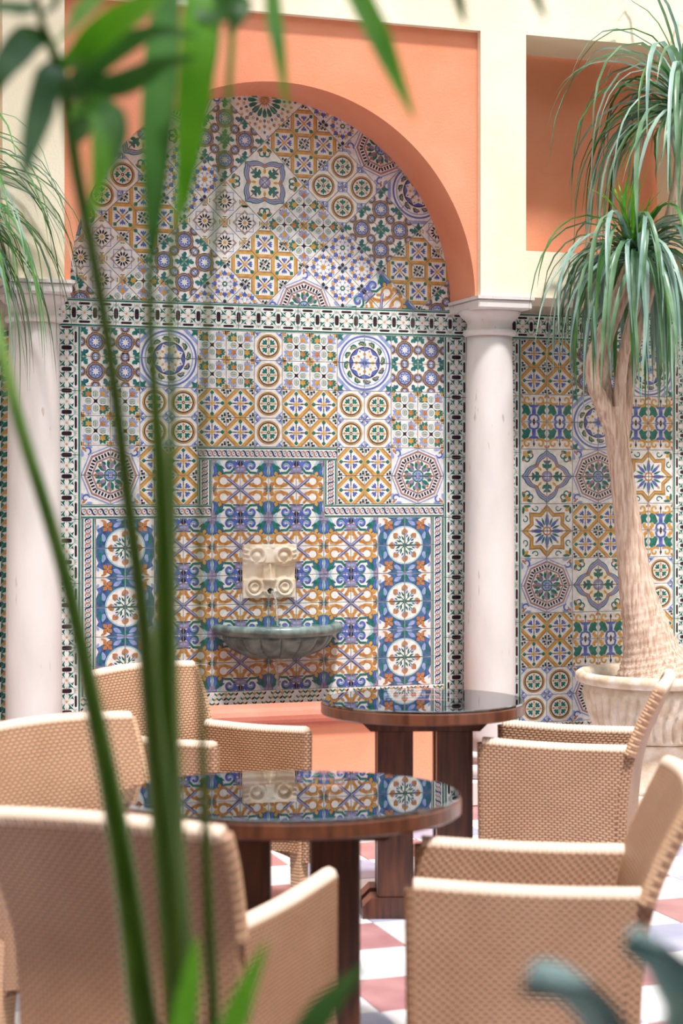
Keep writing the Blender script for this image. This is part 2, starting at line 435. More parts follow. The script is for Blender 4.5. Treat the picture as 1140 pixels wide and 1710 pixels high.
def m_scroll():
    c = Cv(); c.use(D2)
    c.cvx([(1, 1), (.74, 1), (.6, .7), (.66, .44), (1, .36)], 'S', 1)
    c.fan((.84, .70), [(1, .98), (.80, .90), (.64, .72), (.54, .46), (.66, .50), (.74, .38), (.84, .48), (.92, .34), (1, .42)], 'D', 2)
    c.leaf(.97, .94, 235, .58, .07, 'G', 3); c.leaf(.95, .88, 258, .46, .06, 'B', 4); c.leaf(.99, .84, 268, .38, .035, 'S', 4); c.leaf(.8, .82, 205, .28, .05, 'G', 4)
    c.box(.84, .90, 1.0, 1.0, 'P', 4); c.box(.92, .80, 1, .90, 'P', 5); c.box(.9, .93, 1, .97, 'L', 6)
    c.spiral(.38, .80, .20, .95, .12, 'B', 3, 190, -1); c.spiral(.38, .80, .13, .7, .06, 'L', 4, 190, -1)
    c.stroke([(.22, .96), (.10, .86), (.05, 1.0)], .10, 'B', 3); c.stroke([(.20, .72), (.34, .57), (.56, .56)], .08, 'G', 3); c.leaf(.5, .96, 200, .3, .06, 'G', 3)
    c.cvx([(0, .56), (.22, .62), (.16, .77), (0, .80)], 'P', 3); c.cvx([(0, .64), (.13, .67), (.10, .72), (0, .74)], 'L', 4); c.leaf(0, .78, 90, .22, .07, 'K', 4); c.stroke([(0, .56), (.24, .55)], .05, 'D', 4)
    c.stroke([(.05, .54), (.09, .40), (.20, .26), (.36, .14), (.56, .07), (.76, .10)], .12, 'O', 3, .09); c.stroke([(.05, .54), (.09, .40), (.20, .26), (.36, .14), (.56, .07)], .05, 'R', 4)
    c.ring(.60, .27, .14, .24, 'O', 3, 12, -160, 140); c.ring(.60, .27, .15, .19, 'R', 4, 12, -160, 140)
    c.stroke([(.56, .46), (.38, .36), (.26, .48)], .09, 'O', 3); c.stroke([(.56, .46), (.38, .36), (.26, .48)], .04, 'R', 4)
    c.leaf(.78, .32, 25, .22, .08, 'O', 4); c.leaf(.80, .18, -15, .2, .08, 'R', 4); c.leaf(.72, .46, 75, .16, .07, 'O', 4); c.leaf(.84, .06, -40, .14, .06, 'O', 4)
    c.ring(0, .30, .08, .17, 'O', 3, 10, -30, 90)
    c.leaf(.92, -.16, 90, .32, .07, 'G', 3); c.disc(.92, 0, .045, 'B', 4, 8)
    c.stroke([(0, .02), (.16, .14)], .07, 'R', 4)
    c.use(MX2); c.stroke([(-.44, .36), (.44, -.36)], .11, 'P', 5); c.stroke([(-.44, .36), (.44, -.36)], .04, 'L', 6); c.stroke([(-.44, .31), (.39, -.36)], .018, 'K', 6)
    return c
def m_round():
    c = Cv(); c.use(I1); c.box(-1, -1, 1, 1, 'D', 1)
    c.use(D2)
    for (x, y, a, l, w, k) in ((.72, .2, 80, .3, .09, 'L'), (.86, .1, 95, .4, .05, 'G'), (.66, .5, 125, .3, .07, 'B'), (.4, .72, 150, .34, .08, 'L'), (.16, .84, 165, .3, .06, 'G'), (.3, .94, 170, .3, .05, 'L'), (.9, .42, 100, .25, .05, 'B')):
        c.leaf(x, y, a, l, w, k, 2)
    c.cvx([(1, .62), (1, 1), (.66, 1), (.5, .92), (.78, .74)], 'W', 2); c.cvx([(1, .3), (.92, .5), (1, .66)], 'W', 2)
    c.use(I1); c.disc(0, 0, .69, 'S', 3, 36); c.disc(0, 0, .64, 'W', 4, 36)
    c.use([comp(a, SC(1, .6, .72)) for a in D2], R4); c.leaf(.02, .02, 45, .19, .075, 'R', 4)
    c.use(D2); c.disc(.6, .72, .04, 'O', 5, 8); c.leaf(.84, .96, 200, .24, .04, 'R', 3); c.leaf(.9, .8, 300, .2, .05, 'L', 3)
    c.use(RN(8))
    c.leaf(.38, 0, 0, .22, .11, 'R', 6); c.leaf(.37, .02, 25, .16, .06, 'T', 7); c.leaf(.36, -.03, -8, .1, .04, 'L', 7); c.stroke([(.1, 0), (.38, 0)], .03, 'G', 5); c.leaf(.16, .02, 28, .2, .035, 'G', 5); c.leaf(.26, -.04, -30, .14, .03, 'D', 5)
    c.use(I1); c.star(0, 0, .05, .15, 8, 'G', 6)
    return c
def m_quatre():
    c = Cv()
    outl = []
    for i in range(48):
        a = 2*PI*i/48; b = (a+PI/4) % (PI/2)-PI/4   # lobes on the axes
        r = .62+.26*max(0, math.cos(2*b))**1.2+(.09 if abs(b) < .10 else 0)
        outl.append((a, r))
    c.use(D4)
    c.spiral(.80, .62, .2, .7, .07, 'G', 1, 60); c.leaf(.93, .93, 225, .3, .09, 'O', 2); c.leaf(.95, .55, 110, .34, .06, 'G', 2); c.disc(.6, .88, .05, 'R', 2, 8)
    c.use(I1)
    def rr(k0, k1, col, lv):
        n = len(outl)
        for i in range(n):
            a, r = outl[i]; b, q = outl[(i+1) % n]
            c.cvx([(k0*r*math.cos(a), k0*r*math.sin(a)), (k1*r*math.cos(a), k1*r*math.sin(a)), (k1*q*math.cos(b), k1*q*math.sin(b)), (k0*q*math.cos(b), k0*q*math.sin(b))], col, lv)
    rr(0, 1.02, 'G', 3); rr(0, .97, 'L', 4); rr(.86, .92, 'P', 5); rr(0, .80, 'K', 5); rr(0, .77, 'C', 6)
    c.use(R4)
    c.leaf(.2, 0, 0, .42, .06, 'G', 7); c.leaf(.3, .03, 42, .22, .07, 'G', 7); c.leaf(.3, -.03, -42, .22, .07, 'G', 7); c.leaf(.5, 0, 60, .16, .05, 'D', 7); c.leaf(.5, 0, -60, .16, .05, 'D', 7); c.leaf(.2, .2, 45, .22, .05, 'O', 7); c.leaf(.38, .38, 10, .12, .04, 'R', 7); c.leaf(.38, .38, 80, .12, .04, 'R', 7)
    c.use(I1); c.ring(0, 0, .12, .2, 'P', 8, 16); c.disc(0, 0, .13, 'L', 8, 14); c.disc(0, 0, .06, 'W', 9, 8)
    return c
def m_star8():
    c = Cv(); c.use(D4)
    c.spiral(.86, .42, .14, .8, .05, 'G', 1, 100); c.leaf(.92, .62, 90, .26, .05, 'G', 2); c.leaf(.9, .92, 225, .26, .08, 'O', 1); c.leaf(.72, .9, 10, .2, .05, 'G', 2)
    c.use(I1)
    c.star(0, 0, .72, .98, 8, 'T', 3); c.star(0, 0, .66, .9, 8, 'O', 4); c.star(0, 0, .58, .78, 8, 'K', 5); c.star(0, 0, .56, .755, 8, 'W', 6)
    c.use(RN(8)); c.leaf(.15, 0, 0, .46, .065, 'B', 7); c.leaf(.18, .073, 22.5, .34, .045, 'G', 7); c.leaf(.5, 0, 0, .14, .05, 'O', 7)
    c.use(I1); c.disc(0, 0, .16, 'R', 8, 14); c.disc(0, 0, .1, 'W', 9, 12)
    return c
def m_vase():
    c = Cv(); F = [SC(1, -.5, 0), SC(1, .5, 0)]
    c.use(F, D2)
    c.cvx([(0, .26), (.08, .30), (.07, .52), (0, .56)], 'B', 3); c.cvx([(0, .50), (.15, .54), (.22, .63), (0, .62)], 'B', 3); c.stroke([(.0, .27), (.15, .22), (.2, .06), (.12, 0)], .075, 'B', 3)
    c.cvx([(0, 0), (.06, 0), (0, .14)], 'K', 4); c.stroke([(0, .6), (0, .92)], .03, 'K', 3); c.leaf(0, .9, 270, .16, .04, 'K', 4)
    c.fan((.3, .42), [(.12, .32), (.22, .58), (.38, .66), (.49, .56), (.42, .42), (.49, .26), (.34, .30), (.24, .20)], 'G', 2)
    c.spiral(.25, .81, .17, .85, .09, 'O', 2, 250); c.stroke([(.08, .68), (.3, .63), (.48, .72)], .07, 'O', 2); c.leaf(.3, .1, 60, .2, .07, 'O', 2); c.leaf(.42, .86, 60, .16, .04, 'R', 2)
    c.use([SC(1, 0, 0), SC(1, -1, 0), SC(1, 1, 0)], R4); c.leaf(.03, .03, 45, .2, .075, 'O', 3)
    c.use([SC(1, 0, 0), SC(1, -1, 0), SC(1, 1, 0)]); c.disc(0, 0, .05, 'R', 4, 8)
    return c
def m_burst():
    c = Cv(); c.use(T4)
    c.poly(0, 0, .93, 4, 'L', 1, 0); c.poly(0, 0, .84, 4, 'W', 2, 0); c.pring(0, 0, .80, .88, 4, 'T', 2, 45); c.poly(0, 0, .70, 4, 'W', 3, 45); c.pring(0, 0, .70, .76, 4, 'P', 3, 45); c.disc(0, 0, .58, 'W', 4, 16)
    c.use(T4, RN(12)); c.leaf(.2, 0, 0, .36, .07, 'K', 5)
    c.use(T4); c.star(0, 0, .1, .18, 8, 'O', 6)
    c.use(T4, D4); c.leaf(.98, .7, 150, .28, .1, 'G', 2); c.stroke([(.66, 1), (1, .66)], .1, 'C', 3)
    c.use(T4, R4); c.leaf(.98, .98, 225, .3, .1, 'O', 3)
    return c
def m_azstar():
    c = Cv(); c.use(T4)
    c.use(T4, RN(8)); c.star(.72, 0, .15, .27, 4, 'B', 1); c.leaf(.56, .24, 24, .32, .12, 'O' , 2); c.leaf(.86, .1, 80, .2, .07, 'L', 2)
    c.use(T4, RN(8)); c.leaf(.14, 0, 0, .5, .12, 'W', 3); c.cvx([(.3, .08), (.52, .2), (.34, .2)], 'L', 2)
    c.use(T4); c.disc(0, 0, .52, 'L', 1, 16)
    c.use(T4, R4); c.leaf(.98, .98, 225, .34, .09, 'K', 2); c.leaf(.98, .98, 200, .3, .07, 'D', 2); c.leaf(.98, .98, 250, .3, .07, 'D', 2)
    c.use([T4[0], T4[3]]); c.disc(0, 0, .19, 'G', 4, 10); c.disc(0, 0, .09, 'C', 5, 8)
    c.use([T4[1], T4[2]]); c.disc(0, 0, .19, 'O', 4, 10); c.disc(0, 0, .09, 'R', 5, 8)
    return c
def m_mosaic():
    c = Cv(); c.use(RN(16))
    c.cvx([(.24, 0), (.40, .075), (.56, .07), (.60, 0), (.56, -.07), (.40, -.075)], 'G', 2); c.leaf(.64, 0, 0, .14, .05, 'D', 2); c.leaf(.66, .13, 11.25, .16, .05, 'R', 2)
    c.leaf(.84, 0, 0, .14, .06, 'T', 2); c.leaf(.9, .18, 11, .14, .05, 'O', 2); c.leaf(1.06, 0, 0, .12, .05, 'D', 2)
    c.stroke([(.2, .04), (.62, .125), (.8, .0)], .02, 'C', 4); c.stroke([(.62, .125), (.84, .165), (1.02, 0)], .02, 'C', 4); c.leaf(1.2, .1, 5, .14, .06, 'L', 2)
    c.use(I1); c.star(0, 0, .12, .24, 16, 'R', 3); c.star(0, 0, .06, .14, 8, 'O', 4)
    return c
def m_zig():     # triangles of green, ochre and white (dado of the side bay)
    c = Cv(); n = 4
    for i in range(-n, n):
        for j in range(-n, n):
            x, y = i/n+.125, j/n+.125; k = (i+2*j) % 4; col = 'GWOK'[k]
            c.use([SC(.13, x, y)]); c.cvx([(-1, -1), (1, -.5), (1, .9), (-.1, .4)], col, 1+((i+j) % 2)); c.cvx([(-1, -.7), (-.1, .4), (-.7, 1), (-1, .8)], 'GKGO'[k], 3)
    return c
MOTIF = dict(ochre=m_ochre, circ=m_circ, flower=m_flower, purple=m_purple, bluecirc=m_bluecirc, octa=m_octa, scroll=m_scroll, round=m_round,
             quatre=m_quatre, star8=m_star8, vase=m_vase, burst=m_burst, azstar=m_azstar, mosaic=m_mosaic, zig=m_zig)

def clip(pts, a, b, cc):
    """keep a*x+b*y<=cc"""
    out = []
    n = len(pts)
    for i in range(n):
        p, q = pts[i], pts[(i+1) % n]
        fp, fq = a*p[0]+b*p[1]-cc, a*q[0]+b*q[1]-cc
        if fp <= 0: out.append(p)
        if (fp < 0 < fq) or (fq < 0 < fp):
            t = fp/(fp-fq); out.append((p[0]+(q[0]-p[0])*t, p[1]+(q[1]-p[1])*t))
    return out
def clip_rect(pts, x0, y0, x1, y1):
    if all(x0 <= p[0] <= x1 and y0 <= p[1] <= y1 for p in pts): return pts
    for a, b, k in ((-1, 0, -x0), (1, 0, x1), (0, -1, -y0), (0, 1, y1)):
        pts = clip(pts, a, b, k)
        if len(pts) < 3: return []
    return pts

THK = .010; LV = .0004
def tile_mesh(name, polys, outline):
    """polys: convex (pts,col,lv) in metres; outline: convex polygon of the tile body. Front faces look along -y."""
    V = []; Fc = []; Mi = []
    def addf(pts3, mi):
        k = len(V); V.extend(pts3); Fc.append(tuple(range(k, k+len(pts3)))); Mi.append(mi)
    w = GI['W']; n = len(outline)
    cx = sum(p[0] for p in outline)/n; cy = sum(p[1] for p in outline)/n
    inn = [(cx+(p[0]-cx)*.975, cy+(p[1]-cy)*.975) for p in outline]
    addf([(x, -THK, y) for x, y in inn], w)
    for i in range(n):
        j = (i+1) % n; (x0, y0), (x1, y1) = outline[i], outline[j]; (u0, v0), (u1, v1) = inn[i], inn[j]
        addf([(x0, -THK+.0022, y0), (x1, -THK+.0022, y1), (u1, -THK, v1), (u0, -THK, v0)], w)
        addf([(x0, .004, y0), (x1, .004, y1), (x1, -THK+.0022, y1), (x0, -THK+.0022, y0)], w)
    for pts, col, lv in polys:
        addf([(x, -THK-lv*LV-(len(Fc) % 7)*LV*.06, y) for x, y in pts], GI[col])
    me = bpy.data.meshes.new(name); me.from_pydata(V, [], Fc); me.update()
    for m in GMATS: me.materials.append(m)
    me.polygons.foreach_set('material_index', Mi)
    return me

HT = .07            # half tile
QUAD = [(-1, -1), (1, -1), (-1, 1), (1, 1)]
CELLS = {k: f().p for k, f in MOTIF.items()}
TM = {}
G_IN = .985
def quad_polys(motif, q):
    qx, qy = QUAD[q]; out = []
    x0, x1 = (0, 1) if qx > 0 else (-1, 0); y0, y1 = (0, 1) if qy > 0 else (-1, 0)
    for pts, col, lv in CELLS[motif]:
        r = clip_rect(pts, x0, y0, x1, y1)
        if len(r) >= 3: out.append(([(((x-qx*.5)*2)*HT*G_IN*.985, ((y-qy*.5)*2)*HT*G_IN*.985) for x, y in r], col, lv))
    return out
SQ = [(-HT*G_IN, -HT*G_IN), (HT*G_IN, -HT*G_IN), (HT*G_IN, HT*G_IN), (-HT*G_IN, HT*G_IN)]
def get_tile(motif, q):
    if (motif, q) not in TM: TM[(motif, q)] = tile_mesh('tile_'+motif, quad_polys(motif, q), SQ)
    return TM[(motif, q)]
def put(name, me, parent, M):
    o = bpy.data.objects.new(name, me); C.objects.link(o); o.parent = parent; o.matrix_local = M
    return o
def cell(parent, motif, s, z, pw, ph=.28, quads=(0, 1, 2, 3)):
    for q in quads:
        qx, qy = QUAD[q]
        put('tile', get_tile(motif, q), parent, Matrix.Translation((s+qx*pw/4, 0, z+qy*ph/4)) @ Matrix.Diagonal((pw/.28, 1, ph/.28, 1)))
def single(parent, motif, s, z, pw, ph=.14, q=3):
    put('tile', get_tile(motif, q), parent, Matrix.Translation((s, 0, z)) @ Matrix.Diagonal((pw/.14, 1, ph/.14, 1)))

def rect_cut(polys, w, h):
    out = []
    for pts, col, lv in polys:
        r = clip_rect(pts, -w/2, -h/2, w/2, h/2)
        if len(r) >= 3: out.append((r, col, lv))
    return out
def rect(w, h): return [(-w/2, -h/2), (w/2, -h/2), (w/2, h/2), (-w/2, h/2)]

def border_mesh(L=.283, w=.132):
    c = Cv(); u = L/3
    c.box(-L/2, -w/2, L/2, w/2, 'W', 1); c.box(-L/2, w/2-.011, L/2, w/2-.003, 'G', 2); c.box(-L/2, -w/2+.003, L/2, -w/2+.011, 'G', 2)
    for k in range(3):
        x = -L/2+u*(k+.5)
        c.use([(1, 0, x, 0, 1, 0)], MX2, MY2)
        c.cvx([(0, .0485), (.021, .0485), (.027, .043), (.021, .0375), (0, .0375)], 'K', 2); c.cvx([(u/2, .034), (u/2-.012, .052), (u/2-.012, .032)], 'S', 2)
        c.cvx([(u/2, .024), (u/2-.006, .024), (u/2-.0095, .015), (u/2-.0095, 0), (u/2, 0)], 'K', 2)
        c.fan((.0205, .020), [(.006, .007), (.014, .024), (.007, .034), (.024, .029), (.036, .034), (.031, .021), (.036, .007), (.023, .012)], 'G', 2)
        c.poly(u/2, .042, .006, 4, 'O', 2); c.disc(.0, 0, .0055, 'O', 3, 6)
        c.stroke([(.034, .036), (.004, .006)], .0035, 'W', 3); c.disc(.034, 0, .003, 'R', 2, 6)
    return tile_mesh('border_tile', rect_cut(c.p, L*.99, w*.99), rect(L*.992, w*.992))
def braid_mesh(L=.14, w=.064):
    c = Cv()
    c.box(-L/2, w/2-.010, L/2, w/2-.003, 'G', 2); c.box(-L/2, -w/2+.003, L/2, -w/2+.010, 'G', 2)
    n = 6; u = L/n
    for k in range(n+1):
        x = -L/2+u*k
        c.stroke([(x-u*.5, .013), (x-u*.2, .011), (x+u*.2, -.011), (x+u*.5, -.013)], .006, 'R' if k % 2 else 'K', 3); c.stroke([(x-u*.5, -.013), (x-u*.2, -.011), (x+u*.2, .011), (x+u*.5, .013)], .005, 'L', 2)
        c.disc(x+u*.5, 0, .0035, 'B', 2, 6)
    return tile_mesh('braid_tile', rect_cut(c.p, L*.99, w*.99), rect(L*.99, w*.985))
def skirt_mesh(L=.1415, w=.07):
    c = Cv(); n = 6
    for r in range(3):
        for k in range(-1, n+1):
            x = -L/2+L/n*(k+.5*(r % 2)); y = w/2-.012-r*.023; a = L/n
            c.cvx([(x, y), (x+a*.5, y+.008), (x+a*.5, y-.001), (x, y-.010)], 'OGKW'[(k+r) % 4], 2)
            c.cvx([(x+a*.5, y+.008), (x+a, y), (x+a, y-.010), (x+a*.5, y-.001)], 'GOWG'[(k+r) % 4], 1)
    return tile_mesh('skirt_tile', rect_cut(c.p, L*.99, w*.99), rect(L*.99, w*.985))
BORDER = border_mesh(); BRAID = braid_mesh(); SKIRT = skirt_mesh()
def strip(name, me, parent, s, z, rot=0, kx=1.0, kz=1.0):
    put(name, me, parent, Matrix.Translation((s, 0, z)) @ Matrix.Rotation(math.radians(rot), 4, 'Y') @ Matrix.Diagonal((kx, 1, kz, 1)))

# ------------------------------------------------------------------ the setting
ARC_S, ARC_Z, ARC_R = -.4155, 2.461, .989
ZB = .56; ZT = 2.305; ZTOP = 2.437
BY = .004   # plaster behind the tiles
def wall_box(name, s0, s1, z0, z1, label, mat='mortar', y0=BY, y1=.25):
    bm = bmesh.new(); box(bm, s0, s1, y0, y1, z0, z1)
    return struct(wobj(name, bm, mat), label)
wall_back = wall_box('wall_back', -1.45, .69, 0, ZTOP, 'tiled wall behind the fountain, patchwork of patterned glazed tiles')
wall_tym = wall_box('wall_tympanum', -1.45, .69, ZTOP, 3.9, 'tiled arch field above the fountain, patterns set diagonally')
wall_right = wall_box('wall_right', .69, 3.4, 0, 2.705, 'tiled wall of the bay behind the potted palm')
wall_left = wall_box('wall_left', -3.4, -1.45, 0, 2.705, 'tiled wall of the bay left of the column')

# arcade front (cream)
bm = bmesh.new()
DF = .375
for s0, s1, z0, z1 in ((-3.4, 3.4, 3.762, 9.0), (-1.713, -1.437, 2.478, 3.762), (.586, .826, 2.478, 3.762), (.826, 3.4, 2.478, 2.705), (1.75, 3.4, 2.705, 3.762), (-3.4, -1.713, 2.478, 2.705), (-3.4, -2.65, 2.705, 3.762)):
    box(bm, s0, s1, -DF, BY, z0, z1)
struct(wobj('wall_arcade', bm, 'cream_plaster'), 'cream plaster wall over the columns with sunken panels')
for nm, s0, s1 in (('wall_panel_right', .80, 1.78), ('wall_panel_left', -2.68, -1.69)):
    bm = bmesh.new(); box(bm, s0, s1, .03, .2, 2.7, 3.8); struct(wobj(nm, bm, 'orange_plaster'), 'orange plaster back of the sunken panel ' + ('beside the palm crown' if 'right' in nm else 'at the left edge'))
# orange arch spandrel
bm = bmesh.new(); N = 72; a0 = math.asin((2.478-ARC_Z)/ARC_R)
arc = [(ARC_S+ARC_R*math.cos(a0+(PI-2*a0)*i/N), ARC_Z+ARC_R*math.sin(a0+(PI-2*a0)*i/N)) for i in range(N+1)]
ZP = 3.764; SL, SR = -1.439, .588
def outer(p):
    a = math.atan2(p[1]-ARC_Z, p[0]-ARC_S); dx, dy = math.cos(a), math.sin(a)
    t = min([k for k in ((SR-ARC_S)/dx if dx > 1e-6 else 9, (SL-ARC_S)/dx if dx < -1e-6 else 9, (ZP-ARC_Z)/dy if dy > 1e-6 else 9) if k > 0])
    return (ARC_S+dx*t, ARC_Z+dy*t)
out = [outer(p) for p in arc]
out[0] = (SR, 2.478); out[-1] = (SL, 2.478)
# force the two top corners
for cx in (SR, SL):
    k = min(range(len(out)), key=lambda i: (out[i][0]-cx)**2+(out[i][1]-ZP)**2); out[k] = (cx, ZP)
FY = -.335
vi = [bm.verts.new((s, FY, z)) for s, z in arc]; vo = [bm.verts.new((s, FY, z)) for s, z in out]; vb = [bm.verts.new((s, .02, z)) for s, z in arc]; vob = [bm.verts.new((s, .02, z)) for s, z in out]
for i in range(N):
    bm.faces.new((vi[i], vo[i], vo[i+1], vi[i+1])); bm.faces.new((vi[i+1], vb[i+1], vb[i], vi[i])); bm.faces.new((vb[i], vb[i+1], vob[i+1], vob[i]))
for i in (0, N):
    bm.faces.new((vi[i], vb[i], vob[i], vo[i]))
struct(wobj('wall_arch', bm, 'orange_plaster'), 'orange plaster arch framing the upper tiles')

# ---- lower tiles
P = .2829; S0 = -1.2979; cx0 = S0+3.25*P
def rowz(k): return ZT-.14-.28*k
cols = [S0+P*.5, S0+P*1.5, S0+P*2.5, S0+P*4, S0+P*5, S0+P*6]
for m, s in zip(('purple', 'bluecirc', 'flower', 'flower', 'bluecirc', 'purple'), cols): cell(wall_back, m, s, rowz(0), P)
for m, s in zip(('flower', 'circ', 'ochre', 'ochre', 'circ', 'flower'), cols): cell(wall_back, m, s, rowz(1), P)
for k in range(4): single(wall_back, 'circ', cx0, ZT-.07-.14*k, P/2)
for m, s in zip(('octa', 'ochre', 'ochre', 'octa'), (cols[0], cols[1], cols[4], cols[5])): cell(wall_back, m, s, rowz(2), P)
ph = .28
for k in range(3):
    z = ZB+.14+.28*k
    for s in (-1.5, -.5, .5, 1.5): cell(wall_back, 'scroll', cx0+P*s, z, P)
    for s in (-2.5, 2.5): cell(wall_back, 'round', cx0+P*s, z, P)
for s in (-.5, .5): cell(wall_back, 'scroll', cx0+P*s, ZB+.14+.84, P)
# braid: runs (s0,z0)->(s1,z1)
BW = .064
def run(parent, s0, z0, s1, z1):
    L = math.hypot(s1-s0, z1-z0); n = max(1, round(L/.14)); k = L/n/.14; rot = 0 if abs(z1-z0) < .001 else 90
    for i in range(n):
        t = (i+.5)/n; strip('braid_tile', BRAID, parent, s0+(s1-s0)*t, z0+(z1-z0)*t, rot, k)
zbr = ZB+.84+.032; zbt = ZB+1.12+.032; xi = 2*P-.0
sl, sr = cx0-3*P-.036, cx0+3*P+.036; cl, cr = cx0-P-.036, cx0+P+.036
run(wall_back, sl, ZB, sl, zbr-.032); run(wall_back, sr, ZB, sr, zbr-.032)
run(wall_back, sl-.032, zbr, cl+.032, zbr); run(wall_back, cr-.032, zbr, sr+.032, zbr)
run(wall_back, cl, zbr+.032, cl, zbt-.032); run(wall_back, cr, zbr+.032, cr, zbt-.032)
run(wall_back, cl-.032, zbt, cr+.032, zbt)
# border
def brun(parent, s0, z0, s1, z1):
    L = math.hypot(s1-s0, z1-z0); n = max(1, round(L/.283)); k = L/n/.283; rot = 0 if abs(z1-z0) < .001 else 90
    for i in range(n):
        t = (i+.5)/n; strip('border_tile', BORDER, parent, s0+(s1-s0)*t, z0+(z1-z0)*t, rot, k)
zbo = (ZT+ZTOP)/2; S1 = S0+6.5*P
brun(wall_back, S0-.132, zbo, S1+.132, zbo)
brun(wall_back, S0-.066, ZB-.07, S0-.066, ZT); brun(wall_back, S1+.066, ZB-.07, S1+.066, ZT)
for k in range(13): strip('skirt_tile', SKIRT, wall_back, S0+P/2*(k+.5), ZB-.035)
bm = bmesh.new(); box(bm, -1.44, .685, -.016, BY, 0, ZB-.07); struct(wobj('baseboard_back', bm, 'salmon_plaster'))

# ---- arch field: same patterns turned 45 degrees, cut along the arch
region = [(ARC_S-ARC_R-.004, ZTOP+.002), (ARC_S+ARC_R+.004, ZTOP+.002)] + [(ARC_S+(ARC_R+.004)*math.cos(PI*i/40), ARC_Z+(ARC_R+.004)*math.sin(PI*i/40)) for i in range(41)]
edges = []
for i in range(len(region)):
    (x0, y0), (x1, y1) = region[i], region[(i+1) % len(region)]
    ex, ey = x1-x0, y1-y0
    if math.hypot(ex, ey) < 1e-6: continue
    edges.append((ey, -ex, ey*x0-ex*y0))
def cut(pts):
    for a, b, k in edges:
        if any(a*p[0]+b*p[1] > k for p in pts):
            pts = clip(pts, a, b, k)
            if len(pts) < 3: return []
    return pts
def area(p): return abs(sum(p[i][0]*p[(i+1) % len(p)][1]-p[(i+1) % len(p)][0]*p[i][1] for i in range(len(p))))/2
QC = (-.398, 3.031); HS = .2; k45 = .1414/.14
TY = {(0, 0): 'quatre', (0, 2): 'mosaic', (1, 1): 'ochre', (-1, 1): 'purple', (2, 0): 'circ', (3, 1): 'octa', (2, 2): 'azstar', (4, 0): 'bluecirc', (3, -1): 'purple', (5, -1): 'burst', (4, -2): 'ochre',
      (1, -1): 'flower', (2, -2): 'azstar', (0, -2): 'ochre', (-1, -1): 'burst', (1, -3): 'octa', (3, -3): 'scroll', (5, -3): 'purple', (-1, -3): 'azstar', (-2, -2): 'purple', (-2, 0): 'azstar', (-3, -1): 'ochre',
      (-3, -3): 'flower', (-4, -2): 'burst', (-5, -3): 'purple', (-2, 2): 'octa', (-3, 1): 'quatre', (-4, 0): 'circ', (-5, -1): 'quatre', (4, 2): 'circ', (1, 3): 'flower', (-1, 3): 'purple', (3, 3): 'octa', (-5, 1): 'flower', (5, 1): 'ochre', (-4, 2): 'flower', (-3, 3): 'burst'}
ca = math.cos(PI/4)
for (i, j), mt in TY.items():
    cs, cz = QC[0]+HS*i, QC[1]+HS*j
    for q in range(4):
        qx, qy = QUAD[q]; ox, oy = qx*.0707, qy*.0707
        tx, tz = cs+ca*(ox-oy), cz+ca*(ox+oy)
        def tf(p): return (tx+ca*k45*(p[0]-p[1]), tz+ca*k45*(p[0]+p[1]))
        ol = [tf(p) for p in SQ]
        c2 = cut(ol)
        if len(c2) < 3 or area(c2) < 6e-5: continue
        if abs(area(c2)-area(ol)) < 1e-7:
            put('tile', get_tile(mt, q), wall_tym, Matrix.Translation((tx, 0, tz)) @ Matrix.Rotation(-PI/4, 4, 'Y') @ Matrix.Diagonal((k45, 1, k45, 1)))
        else:
            pl = []
            for pts, col, lv in quad_polys(mt, q):
                r = cut([tf(p) for p in pts])
                if len(r) >= 3 and area(r) > 1e-8: pl.append(([(x-tx, y-tz) for x, y in r], col, lv))
            put('tile', tile_mesh('tile_cut', pl, [(x-tx, y-tz) for x, y in c2]), wall_tym, Matrix.Translation((tx, 0, tz)))

# ---- right bay
PR = .291; R0 = .962
lay = [('ochre', 'purple', 'bluecirc'), ('vase', 'bluecirc', 'vase'), ('quatre', 'octa', 'star8'), ('star8', 'ochre', 'vase'), ('octa', 'quatre', 'circ'), ('ochre', 'vase', 'ochre'), ('circ', 'octa', 'circ')]
for r, rw in enumerate(lay):
    for c_, mt in enumerate(rw): cell(wall_right, mt, R0+PR*(c_+.5), rowz(r), PR)
R1 = R0+3*PR
brun(wall_right, R0-.132, zbo, R1+.132, zbo); brun(wall_right, R0-.066, .28, R0-.066, ZT); brun(wall_right, R1+.066, .28, R1+.066, ZT)
for k in range(6): strip('skirt_tile', SKIRT, wall_right, R0+PR/2*(k+.5), .31)
bm = bmesh.new(); box(bm, .70, 3.4, -.016, BY, 0, .275); struct(wobj('baseboard_right', bm, 'salmon_plaster'))
# ---- left bay
for k in range(8): cell(wall_left, 'zig', -1.60, .18+.28*k, .28); 
for k in range(8): cell(wall_left, 'zig', -1.88, .18+.28*k, .28)

# ---- floor: single marble squares near the camera side of the wall, laid parallel to it
FLOOR = Matrix.Translation((0, Y0, 0)) @ Matrix.Rotation(TH, 4, 'Z')
bm = bmesh.new(); box(bm, -7, 7, -14, .3, -.1, -.004)
floor = mesh_obj('floor', bm, 'checker_floor'); floor.matrix_world = FLOOR; struct(floor, 'marble floor of white, red and grey blue squares')
FM = {}
for nm in ('white', 'red', 'blue'):
    bm = bmesh.new(); h = FT/2-.0012
    b = [bm.verts.new(p) for p in ((-h, -h, -.004), (h, -h, -.004), (h, h, -.004), (-h, h, -.004))]; t = [bm.verts.new(p) for p in ((-h+.002, -h+.002, 0), (h-.002, -h+.002, 0), (h-.002, h-.002, 0), (-h+.002, h-.002, 0))]
    bm.faces.new(t)
    for i in range(4): bm.faces.new((b[i], b[(i+1) % 4], t[(i+1) % 4], t[i]))
    me = bpy.data.meshes.new('floor_tile'); bm.to_mesh(me); bm.free(); me.materials.append(MATS['marble_' + nm]); FM[nm] = me
